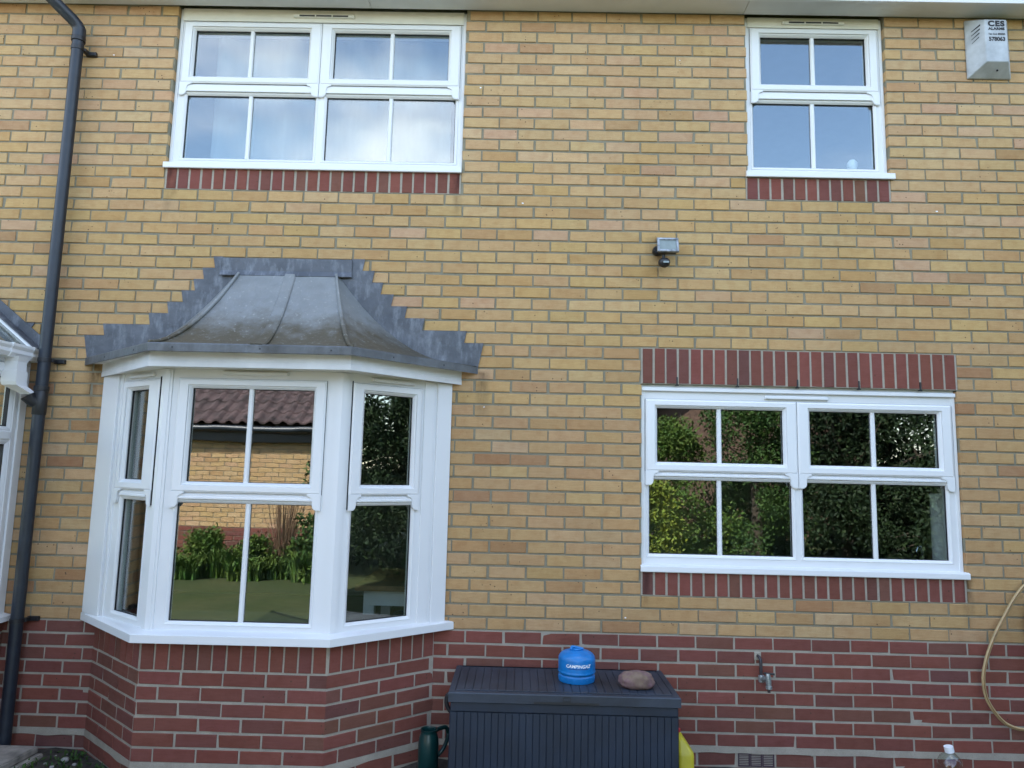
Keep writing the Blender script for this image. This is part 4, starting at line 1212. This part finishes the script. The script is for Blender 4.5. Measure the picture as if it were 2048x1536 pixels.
mb = MB(); mb.tube(catmull([(lx0 + 0.014, -0.34, -0.25), (lx0 - 0.018, -0.34, -0.262), (lx0 - 0.026, -0.34, -0.30), (lx0 - 0.012, -0.34, -0.335), (lx0 + 0.014, -0.34, -0.36)], 5), 0.012, 10); mb.build('side_handle', 'black', sb, smooth=True)

# ------------------------------------------------------------------ gas cylinder
gc = thing('gas_cylinder', 'small round blue gas cylinder standing on the storage box', 'gas cylinder', (3.543, -0.285, lz))
cx, cy, cz = 3.543, -0.285, lz + 0.002
prof = [(0.090, 0.0), (0.097, 0.002), (0.0985, 0.008), (0.0985, 0.038), (0.095, 0.043), (0.0935, 0.047), (0.0965, 0.052), (0.1005, 0.058), (0.102, 0.064), (0.1005, 0.069), (0.0998, 0.074), (0.100, 0.082), (0.100, 0.142), (0.0985, 0.153), (0.094, 0.165), (0.086, 0.176), (0.074, 0.185), (0.058, 0.192), (0.040, 0.196), (0.030, 0.198)]
mb = MB(); mb.lathe(cx, cy, [(r, cz + z * 0.80) for r, z in prof], 48); mb.build('body', 'blue', gc, smooth=True)
mb = MB(); mb.lathe(cx, cy, [(0.026, cz + 0.157), (0.028, cz + 0.163), (0.024, cz + 0.167), (0.020, cz + 0.167)], 20); mb.tube(catmull([(cx - 0.034, cy - 0.01, cz + 0.158), (cx - 0.026, cy, cz + 0.172), (cx + 0.0, cy - 0.005, cz + 0.171), (cx + 0.034, cy - 0.006, cz + 0.163)], 5), 0.007, 8); mb.build('handle', 'blue', gc, smooth=True)
for k in range(10):
    a = -math.pi / 2 + (k - 4.5) * 0.36; mb = MB(); r = 0.0985
    fr = Fr((cx + r * math.cos(a), cy + r * math.sin(a)), (cx + r * math.cos(a) - math.sin(a), cy + r * math.sin(a) + math.cos(a)), (math.cos(a), math.sin(a)))
    mb.cbox(fr, -0.004, 0.004, cz + 0.014, cz + 0.023, -0.001, 0.0016, 0.0012); mb.build('foot_dimple', 'blue', gc)
def curved_text(body, size, zc, bold, shear, mat, sx):
    vs, fs = text_mesh(body, size, bold, shear)
    mb = MB(); R = 0.1006; a0 = -math.pi / 2
    mb.add([(cx + R * math.cos(a0 + v.x * sx / R), cy + R * math.sin(a0 + v.x * sx / R), zc + v.y) for v in vs], fs); return mb.build('lettering', mat, gc, recalc=False)
curved_text('CAMPINGAZ', 0.0225, cz + 0.086, 0.0006, 0.25, 'white_ink', 1.07)
mb = MB(); pr_ = [( -0.055 + i * 0.0125) for i in range(10)]
lo = [(cx + 0.1006 * math.cos(-math.pi / 2 + t / 0.1), cy + 0.1006 * math.sin(-math.pi / 2 + t / 0.1)) for t in pr_]
mb.sweep([[(x, y, cz + 0.078) for x, y in lo], [(x, y, cz + 0.081) for x, y in lo]]); mb.build('print_line', 'sticker', gc, recalc=False)

# ------------------------------------------------------------------ rock on the box
def lump(name, mat, c, rx, ry, rz_, parent, seed, amp=0.22, sub=4, flat=0.15):
    bm = bmesh.new(); bmesh.ops.create_icosphere(bm, subdivisions=sub, radius=1.0)
    for v in bm.verts:
        n = mnoise.noise(v.co * 1.3 + Vector((seed, 0, 0))) + 0.45 * mnoise.noise(v.co * 3.1 + Vector((0, seed, 0))) + 0.2 * mnoise.noise(v.co * 8 + Vector((0, 0, seed)))
        p = v.co * (1 + amp * n)
        if p.z < -1 + flat * 3: p.z = -1 + flat * 3 + (p.z + 1 - flat * 3) * 0.15
        v.co = Vector((c[0] + p.x * rx, c[1] + p.y * ry, c[2] + p.z * rz_))
    lowz = min(v.co.z for v in bm.verts)
    for v in bm.verts: v.co.z += c[2] - lowz
    me = bpy.data.meshes.new(name); bm.to_mesh(me); bm.free()
    me.polygons.foreach_set('use_smooth', [True] * len(me.polygons)); me.materials.append(M[mat])
    o = bpy.data.objects.new(name, me); col.objects.link(o); attach(o, parent); return o
rk = lump('rock', 'rock', (3.852, -0.395, lz + 0.0015), 0.094, 0.062, 0.050, None, 6.4, 0.17, 4, 0.10)
rk['label'] = 'purple-brown rough stone lying on the storage box'; rk['category'] = 'stone'

# ------------------------------------------------------------------ watering can, yellow can, bottle
wc = thing('watering_can', 'dark green watering can in the corner beside the storage box', 'watering can', (2.755, -0.28, GND))
wx, wy = 2.752, -0.285
mb = MB(); mb.lathe(wx, wy, [(0.050, GND + 0.002), (0.054, GND + 0.01), (0.055, -0.53), (0.051, -0.500), (0.043, -0.478), (0.042, -0.468), (0.045, -0.462), (0.045, -0.457), (0.041, -0.457), (0.037, -0.470), (0.039, -0.49), (0.045, -0.52)], 28); mb.build('body', 'green', wc, smooth=True)
mb = MB(); mb.tube(catmull([(wx + 0.030, wy + 0.01, -0.470), (wx + 0.055, wy + 0.05, -0.470), (wx + 0.085, wy + 0.08, -0.476), (wx + 0.095, wy + 0.09, -0.52), (wx + 0.08, wy + 0.02, -0.56), (wx + 0.045, wy + 0.01, -0.60)], 6), 0.011, 10); mb.build('handle', 'green', wc, smooth=True)
mb = MB(); mb.tube(catmull([(wx + 0.0, wy - 0.03, GND + 0.05), (wx + 0.01, wy - 0.10, GND + 0.07), (wx + 0.02, wy - 0.17, GND + 0.13)], 6), [0.016] * 6 + [0.012] * 7, 10); mb.build('spout', 'green', wc, smooth=True)

yc = thing('fuel_can', 'yellow plastic can half hidden behind the storage box', 'can', (4.10, -0.28, GND))
mb = MB()
def rr_loop(x0, x1, y0, y1, r, z):
    pts = []
    for cx_, cy_, a0 in ((x1 - r, y0 + r, -90), (x1 - r, y1 - r, 0), (x0 + r, y1 - r, 90), (x0 + r, y0 + r, 180)):
        for k in range(5):
            a = math.radians(a0 + k * 22.5); pts.append((cx_ + r * math.cos(a), cy_ + r * math.sin(a), z))
    return pts + [pts[0]]
mb.sweep([rr_loop(4.062, 4.146, -0.42, -0.18, 0.022, GND + 0.004), rr_loop(4.062, 4.148, -0.42, -0.18, 0.022, GND + 0.03), rr_loop(4.062, 4.148, -0.42, -0.18, 0.022, -0.515), rr_loop(4.062, 4.145, -0.415, -0.185, 0.022, -0.497), rr_loop(4.064, 4.108, -0.38, -0.22, 0.02, -0.445), rr_loop(4.068, 4.100, -0.34, -0.26, 0.014, -0.432)])
mb.add([(4.068, -0.34, -0.432), (4.100, -0.34, -0.432), (4.100, -0.26, -0.432), (4.068, -0.26, -0.432)], [(0, 1, 2, 3)])
mb.build('body', 'yellow', yc, smooth=True)
mb = MB(); mb.lathe(4.084, -0.30, [(0.014, -0.4315), (0.016, -0.427), (0.016, -0.416), (0.013, -0.413)], 18); mb.build('cap', 'red', yc, smooth=True)

bt = thing('plastic_bottle', 'clear plastic bottle with a white cap by the wall', 'bottle', (5.60, -0.17, GND))
bx_, by_ = 5.608, -0.165
mb = MB(); pf = [(0.030, GND + 0.004), (0.060, GND + 0.008), (0.066, GND + 0.03), (0.066, -0.615), (0.063, -0.597), (0.050, -0.572), (0.028, -0.552), (0.017, -0.546), (0.017, -0.538)]
mb.lathe(bx_, by_, pf, 28); mb.build('body', 'clear', bt, smooth=True)
mb = MB(); mb.tube([(bx_, by_, -0.545), (bx_ - 0.006, by_, -0.516)], 0.0235, 24); mb.build('cap', 'white_ink', bt, smooth=True)

# ------------------------------------------------------------------ stone slabs, pebbles and weeds at the left
for k, (xa, xb, ya, yb_, z0, z1, lab) in enumerate(((-0.35, 0.545, -0.62, -0.125, -0.698, -0.660, 'upper grey paving slab of the pair at the foot of the downpipe'), (-0.35, 0.575, -0.66, -0.120, GND, -0.7005, 'lower grey paving slab of the pair at the foot of the downpipe'))):
    bm = bmesh.new(); bmesh.ops.create_cube(bm, size=1.0)
    for v in bm.verts: v.co = Vector((xa + (v.co.x + .5) * (xb - xa) - (0.03 if v.co.y < 0 and v.co.x > 0 else 0), ya + (v.co.y + .5) * (yb_ - ya), z0 + (v.co.z + .5) * (z1 - z0)))
    bmesh.ops.bevel(bm, geom=bm.edges[:], offset=0.006, segments=2, affect='EDGES')
    me = bpy.data.meshes.new('paving_slab'); bm.to_mesh(me); bm.free(); me.materials.append(M['stone'])
    o = bpy.data.objects.new('paving_slab', me); col.objects.link(o); o['label'] = lab; o['category'] = 'slab'; o['group'] = 'stacked paving slabs'
rnd = random.Random(5)
spots = [(0.720, -0.155, 0.022), (0.635, -0.11, 0.014), (0.70, -0.24, 0.013), (0.80, -0.20, 0.012), (0.78, -0.30, 0.015), (0.90, -0.32, 0.012), (0.86, -0.255, 0.010), (0.64, -0.20, 0.012), (0.96, -0.37, 0.014), (0.675, -0.075, 0.011)]
plab = ['largest pale pebble among the weeds by the bay base', 'small pebble close to the wall left of the largest pebble', 'small pebble just in front of the largest pebble', 'small pebble halfway along the bay side, near the brick', 'rounded pebble farther out beside the bay side', 'pebble near the front end of the bay side, close to the brick', 'tiny pebble between two larger ones along the bay side', 'small pebble beside the paving slabs', 'foremost pebble beside the bay corner', 'rearmost pebble tucked against the wall']
for i, (x, y, r) in enumerate(spots):
    o = lump('pebble', 'pebble', (x, y, GND + 0.008), r, r * rnd.uniform(.7, 1), r * 0.7, None, i * 3.3, 0.15, 2, 0.05)
    o['category'] = 'pebble'; o['group'] = 'pebbles in the corner beside the bay'; o['label'] = plab[i]
def leaf(mb, p, d, up, l, w):
    s = d.cross(up)
    if s.length < 1e-4: s = Vector((1, 0, 0))
    s.normalize(); m = p + d * l * 0.55 + up * l * 0.06
    mb.add([p, m + s * w * 0.5, p + d * l, m - s * w * 0.5], [(0, 1, 2, 3)])
def rdir(r, zmin=-1.0):
    while True:
        v = Vector((r.uniform(-1, 1), r.uniform(-1, 1), r.uniform(zmin, 1)))
        if 0.05 < v.length < 1: return v.normalized()
mb = MB()
for i in range(230):
    x = rnd.uniform(0.56, 1.12); y = rnd.uniform(-0.62, -0.05)
    if (x - 0.72) * 0.43 / 0.5 > -y - 0.02: continue
    for k in range(4):
        leaf(mb, Vector((x, y, GND + 0.012)) + rdir(rnd, 0) * 0.012, rdir(rnd, 0.15), Vector((0, 0, 1)), rnd.uniform(0.012, 0.04), rnd.uniform(0.006, 0.014))
o = stuff(mb.build('weeds', 'leaf_d', recalc=False)); o['label'] = 'low dark green weeds in the corner beside the bay'; o['category'] = 'weeds'

# ------------------------------------------------------------------ things behind the glass
ct = thing('net_curtain', 'pale net curtain hanging behind the wide upstairs window', 'curtain', (1.85, 0.3, 2.8))
for xa, xb in ((1.07, 1.80), (1.86, 2.70)):
    mb = MB(); n = 120
    lo = []
    for i in range(n + 1):
        x = xa + (xb - xa) * i / n
        lo.append((x, 0.26 + 0.025 * math.sin(x * 27) + 0.03 * mnoise.noise(Vector((x * 5, 1, 0)))))
    mb.sweep([[(x, y, 2.80) for x, y in lo], [(x + 0.01 * math.sin(x * 30), y, 3.3) for x, y in lo], [(x, y, 3.86) for x, y in lo]])
    mb.build('drape', 'curtain', ct, smooth=True, recalc=False)
mb = MB(); mb.tube([(0.8, 0.24, 3.87), (2.9, 0.24, 3.87)], 0.012, 10); mb.build('rail', 'white_old', ct)
orn = MB(); orn.lathe(5.37, 0.19, [(0.018, 2.895), (0.022, 2.91), (0.014, 2.935), (0.024, 2.960), (0.033, 2.985), (0.031, 3.008), (0.018, 3.025), (0.005, 3.030)], 20)
o = orn.build('ornament', 'white_ink', None, smooth=True); o['label'] = 'small round white ornament behind the narrow upstairs window'; o['category'] = 'ornament'
tb = thing('table', 'white table with a wooden top inside the bay window', 'table', (2.55, 0.7, -0.62))
mb = MB(); mb.abox(2.15, 3.05, 0.45, 1.25, 0.130, 0.165); mb.build('table_top', 'wood', tb)
mb = MB(); mb.abox(2.20, 3.00, 0.50, 1.20, 0.03, 0.129); mb.build('apron', 'white_old', tb)
for x in (2.20, 2.93):
    for y in (0.50, 1.13):
        mb = MB(); mb.abox(x, x + 0.07, y, y + 0.07, -0.62, 0.029); mb.build('leg', 'white_old', tb)
tub = MB(); tub.sweep([rr_loop(2.36 - i, 2.80 + i, 0.62 - i, 1.0 + i, 0.05, z) for i, z in ((0, -0.618), (0.02, -0.12), (0.035, -0.118), (0.035, -0.10), (0.01, -0.10))])
o = tub.build('storage_tub', 'bluebox', None, smooth=True); o['label'] = 'blue plastic tub under the table inside the bay'; o['category'] = 'tub'
pt = thing('kitchen_roll', 'white paper roll standing at the right end of the downstairs window', 'paper roll', (5.90, 0.31, 0.37))
mb = MB(); mb.lathe(5.905, 0.31, [(0.02, 0.40), (0.055, 0.40), (0.056, 0.41), (0.056, 0.84), (0.055, 0.85), (0.02, 0.85)], 24); mb.build('roll', 'white_ink', pt, smooth=True)
mb = MB(); mb.lathe(5.905, 0.31, [(0.06, 0.372), (0.062, 0.376), (0.060, 0.39), (0.01, 0.395)], 24); mb.build('stand', 'chrome', pt, smooth=True)
kt = MB(); kt.tube(catmull([(5.80, 0.34, 0.30), (5.80, 0.34, 0.44), (5.785, 0.33, 0.505), (5.755, 0.31, 0.515), (5.735, 0.30, 0.48)], 6), 0.009, 10)
o = kt.build('kitchen_tap', 'chrome', None, smooth=True); o['label'] = 'curved chrome kitchen tap inside the downstairs window'; o['category'] = 'tap'
mb = MB(); mb.abox(3.42, 10.0, 0.113, 0.72, -0.615, 0.298); mb.build('kitchen_worktop', 'plaster', house)

# ------------------------------------------------------------------ garden behind the camera, seen in the glass
GY = -8.0
gar = thing('garage', 'yellow brick garage with brown tiled roof reflected in the bay window', 'garage', (-3.0, GY - 2.5, GND))
FG = Fr((1.0, GY), (0.0, GY), (0, 1))
GX0, GX1 = -1.2, 8.0
mb = MB(); mb.box(FG, GX0 + 1.0 + 0.0, GX1, GND - 0.1, 1.40, -0.2, -0.006); gw = mb.build('wall', 'mortar_y', gar)
mby = MB()
for b in courses(GX0 + 1.0, GX1, [(c, c * G + 0.005, (c + 1) * G - 0.005) for c in range(-1, 19)], 0.0, []): brick_many(mby, FG, b, Y_PALE, 0.03)
stuff(mby.build('bricks', 'brick_attr', gw, tint=True))
mby = MB()
for b in courses(GX0 + 1.0, GX1, [(c, c * G + 0.005, (c + 1) * G - 0.005) for c in range(-11, -1)], 0.0, []): brick_many(mby, FG, b, RPAL, 0.03)
stuff(mby.build('red_bricks', 'brick_attr', gw, tint=True))
mb = MB(); mb.abox(1.0 - GX1, 1.2, GY + 0.01, GY + 0.10, 1.30, 1.31); mb.abox(1.0 - GX1, 1.2, GY + 0.085, GY + 0.11, 1.31, 1.55); mb.build('fascia_board', 'black', gar)
mb = MB(); mb.tube([(1.0 - GX1, GY + 0.17, 1.495), (1.2, GY + 0.17, 1.495)], 0.055, 14); mb.build('gutter', 'pipe', gar, smooth=True)
mb = MB(); mb.abox(1.0 - GX1, 1.25, GY - 5.2, GY - 5.0, GND, 1.4); mb.build('rear_wall', 'mortar_y', gar)
# pantiled roof: lapped wavy rows
mb = MB()
rows_n = 12; m = 150; xa, xb = 1.0 - GX1 - 0.1, 1.35
sl = math.tan(math.radians(35))
for r_ in range(rows_n):
    y0 = GY + 0.19 - r_ * 0.265; z0 = 1.595 + r_ * 0.265 * sl
    lo, hi = [], []
    for i in range(m * 2 + 1):
        x = xa + (xb - xa) * i / (m * 2)
        wv = 0.030 * max(-0.45, math.sin(x * 2 * math.pi / 0.22))
        lo.append((x, y0, z0 + wv + 0.028)); hi.append((x, y0 - 0.30, z0 + 0.30 * sl + wv + 0.004))
    mb.sweep([[(x, y, z - 0.03) for x, y, z in lo], lo, hi])
rt = mb.build('roof_tiles', 'tile', gar, recalc=False); stuff(rt)
mb = MB(); mb.add([(xa, GY + 0.13, 1.5), (xb, GY + 0.13, 1.5), (xb, GY - 2.6, 1.5 + 2.9 * sl), (xa, GY - 2.6, 1.5 + 2.9 * sl), (xb, GY - 5.5, 1.5), (xa, GY - 5.5, 1.5)], [(0, 1, 2, 3), (3, 2, 4, 5), (1, 2, 4), (0, 3, 5)]); mb.build('roof_deck', 'slate', gar)

nb = thing('neighbour_house', 'brown brick gable of a neighbouring house reflected above the shrubs', 'house', (9.0, -16, GND))
mb = MB(); mb.abox(6.6, 12.5, -20, -14.5, GND, 2.6); mb.add([(6.6, -14.5, 2.6), (12.5, -14.5, 2.6), (9.5, -14.5, 4.8), (6.6, -14.6, 2.6), (12.5, -14.6, 2.6), (9.5, -14.6, 4.8)], [(0, 1, 2), (3, 4, 5), (0, 1, 4, 3), (1, 2, 5, 4), (2, 0, 3, 5)]); mb.build('wall', simple('brown_brick', (0.17, 0.10, 0.07, 1), 0.9, var=0.3, scale=12), nb)
for a, b in (((6.2, 2.35), (9.5, 4.85)), ((12.9, 2.35), (9.5, 4.85))):
    mb = MB(); mb.add([(a[0], -14.2, a[1]), (b[0], -14.2, b[1]), (b[0], -20.2, b[1]), (a[0], -20.2, a[1]), (a[0], -14.2, a[1] - .18), (b[0], -14.2, b[1] - .18), (b[0], -20.2, b[1] - .18), (a[0], -20.2, a[1] - .18)], [(0, 1, 2, 3), (4, 5, 6, 7), (1, 2, 6, 5), (3, 0, 4, 7), (2, 3, 7, 6)]); mb.build('roof', 'tile', nb)
    mb = MB(); mb.add([(a[0], -14.19, a[1]), (b[0], -14.19, b[1]), (b[0], -14.16, b[1] - .18), (a[0], -14.16, a[1] - .18)], [(0, 1, 2, 3)]); mb.build('barge_board', 'upvc', nb)

def tree(name, label, cat, base, h, rad, n, mat, seed, leafsz=0.10, trunk=True, group='trees and shrubs across the garden'):
    r = random.Random(seed); t = thing(name, label, cat, base, group)
    bx_, by_, bz_ = base
    tr = MB(); mid = Vector((bx_, by_, bz_ + h * 0.45))
    tr.tube([(bx_, by_, bz_ - 0.05), (bx_ + .03, by_, bz_ + h * .25), tuple(mid)], [0.03 * h, 0.024 * h, 0.018 * h], 9)
    clumps = []
    for i in range(int(52 * max(1.0, rad[0] / rad[1], rad[1] / rad[0]))):
        zf = r.uniform(0.04, 0.97); sw = (1.0 - 0.75 * zf ** 2.2) if not trunk else (math.sin(math.pi * min(1, 0.25 + zf * 0.75)) ** 0.6)
        a_ = r.uniform(0, 6.283); q_ = math.sqrt(r.uniform(0.05, 1.0))
        c = Vector((bx_ + math.cos(a_) * rad[0] * q_ * sw, by_ + math.sin(a_) * rad[1] * q_ * sw, bz_ + h * zf))
        clumps.append((c, r.uniform(.22, .46) * min(rad[0], rad[1])))
        if i < 12: tr.tube([tuple(mid.lerp(Vector((bx_, by_, bz_ + h * .2)), r.random() * .7)), tuple(mid.lerp(c, .5) + rdir(r) * .08), tuple(c)], [0.010 * h, 0.006 * h, 0.002 * h], 6)
    tr.build('trunk', 'bark', t, smooth=True)
    cr_ = MB()
    for i in range(n):
        c, q = clumps[r.randrange(len(clumps))]
        d = rdir(r); p = c + d * q * (r.random() ** 0.45)
        if p.z < bz_ + 0.02: continue
        leaf(cr_, p, (d * .6 + rdir(r)).normalized(), rdir(r), leafsz * r.uniform(.6, 1.3), leafsz * 0.5 * r.uniform(.7, 1.2))
    cr_.build('crown', mat, t, recalc=False)
    return t
tree('laurel_shrub', 'golden green shrub reflected at the left of the downstairs window', 'shrub', (6.0, -8.6, GND), 2.55, (1.0, 0.9), 17000, 'leaf_m', 1, 0.075, False)
tree('conifer_shrub', 'tall dark shrub reflected in the middle of the downstairs window', 'shrub', (7.6, -8.8, GND), 3.9, (1.2, 1.0), 22000, 'leaf_d', 2, 0.075, False)
tree('broad_shrub', 'broad dark shrub reflected right of the middle downstairs mullion', 'shrub', (9.2, -8.6, GND), 4.3, (1.3, 1.1), 22000, 'leaf_shade', 3, 0.085, False)
tree('leafy_tree', 'dark leafy tree reflected at the right of the downstairs window', 'tree', (11.0, -8.2, GND), 5.2, (1.5, 1.3), 22000, 'leaf_shade', 4, 0.095, False)
tree('side_shrub', 'dark shrub reflected in the right-hand pane of the bay', 'shrub', (9.3, -2.9, GND), 3.4, (1.0, 1.2), 18000, 'leaf_shade', 5, 0.08, False)
tree('side_tree', 'dark tree reflected high in the right-hand pane of the bay', 'tree', (10.6, -3.6, GND), 5.0, (1.5, 1.9), 18000, 'leaf_shade', 6, 0.09, False)
tree('low_shrub', 'low pale-leaved shrub reflected low in the right-hand pane of the bay', 'shrub', (8.5, -2.0, GND), 1.9, (0.8, 0.8), 8000, 'leaf_d', 7, 0.07, False)
tree('hedge', 'long dark hedge reflected behind the shrubs in the downstairs window', 'hedge', (11.7, -10.4, GND), 4.3, (4.6, 0.8), 30000, 'leaf_shade', 14, 0.15, False)
tree('tall_dark_tree', 'tall dark tree reflected at the far right of the downstairs window', 'tree', (12.6, -8.6, GND), 5.2, (1.4, 1.2), 18000, 'leaf_shade', 15, 0.10, False)
tree('dark_bush', 'low dark bush reflected at the lower right of the downstairs window', 'shrub', (10.1, -7.4, GND), 1.9, (1.3, 0.8), 14000, 'leaf_shade', 16, 0.08, False)
tree('side_dark_tree', 'dark tree reflected at the upper left of the right-hand bay pane', 'tree', (9.9, -5.4, GND), 4.6, (1.3, 1.2), 16000, 'leaf_shade', 17, 0.085, False)
tree('side_hedge', 'tall dark hedge reflected behind the shrubs in the right-hand bay pane', 'hedge', (13.3, -4.5, GND), 5.6, (0.9, 6.0), 34000, 'leaf_shade', 18, 0.16, False)
tree('corner_shrub', 'dark shrub reflected beside the garage corner in the bay', 'shrub', (0.55, -7.1, GND), 2.15, (0.55, 0.5), 4200, 'leaf_d', 8, 0.09)
tree('far_shrub', 'bright green shrub reflected low in the left of the downstairs window', 'shrub', (5.3, -7.4, GND), 1.5, (0.7, 0.6), 5200, 'leaf_y', 9, 0.08, False)
rnd = random.Random(21)
def strap_plant(x, y, h, n, label, mat='strap'):
    t = thing('strap_leaf_plant', label, 'plant', (x, y, GND), 'plants along the foot of the garage')
    mb = MB()
    for i in range(n):
        a = rnd.uniform(0, 6.28); d = Vector((math.cos(a), math.sin(a), 0)); w = rnd.uniform(.012, .022); l = h * rnd.uniform(.7, 1.1)
        s = Vector((-d.y, d.x, 0)); b0 = Vector((x + rnd.uniform(-.24, .24), y + rnd.uniform(-.16, .16), GND))
        pts = [b0 + d * (l * f * f * rnd.uniform(.25, .55)) + Vector((0, 0, l * (f - .25 * f * f * f))) for f in (0, .35, .7, 1.0)]
        mb.sweep([[p + s * w * k * (1 - j * .28) for j, p in enumerate(pts)] for k in (-1, 1)])
    mb.build('leaves', mat, t, recalc=False)
lab2 = ['clump of green strap leaves at the foot of the garage wall, first from the left', 'second clump of strap leaves from the left at the garage wall', 'third clump of strap leaves from the left at the garage wall', 'fourth clump of strap leaves from the left at the garage wall', 'fifth clump of strap leaves from the left at the garage wall', 'sixth clump of strap leaves from the left at the garage wall', 'rightmost clump of strap leaves at the garage wall']
for i in range(7):
    strap_plant(-2.6 + i * 0.47, -7.0 - 0.22 * (i % 2), rnd.uniform(.36, .56), 300, lab2[i])
for i, (x, y, h) in enumerate(((-2.35, -7.35, .52), (-1.55, -7.4, .62), (-0.75, -7.3, .55), (-0.05, -7.35, .50), (0.6, -6.9, .42))):
    tree('low_bush', ['leftmost', 'second from the left', 'third from the left', 'fourth from the left', 'rightmost'][i] + ' of the low green bushes reflected along the foot of the garage', 'shrub', (x, y, GND), h, (0.42, 0.34), 2600, 'leaf_m', 40 + i, 0.07, False, group='plants along the foot of the garage')
tw = thing('bare_shrub', 'bare brown twiggy shrub reflected against the garage wall', 'shrub', (-0.35, -7.4, GND))
mb = MB()
for i in range(70):
    a = rnd.uniform(0, 6.28); rr_ = rnd.uniform(.05, .35); h = rnd.uniform(.7, 1.35)
    mb.tube([(-0.35 + rnd.uniform(-.08, .08), -7.4 + rnd.uniform(-.08, .08), GND), (-0.35 + rr_ * .6 * math.cos(a), -7.4 + rr_ * .6 * math.sin(a), GND + h * .6), (-0.35 + rr_ * math.cos(a), -7.4 + rr_ * math.sin(a), GND + h)], [.008, .006, .003], 4)
mb.build('twigs', simple('dry_twig', (0.20, 0.12, 0.07, 1), 0.9), tw, recalc=False)
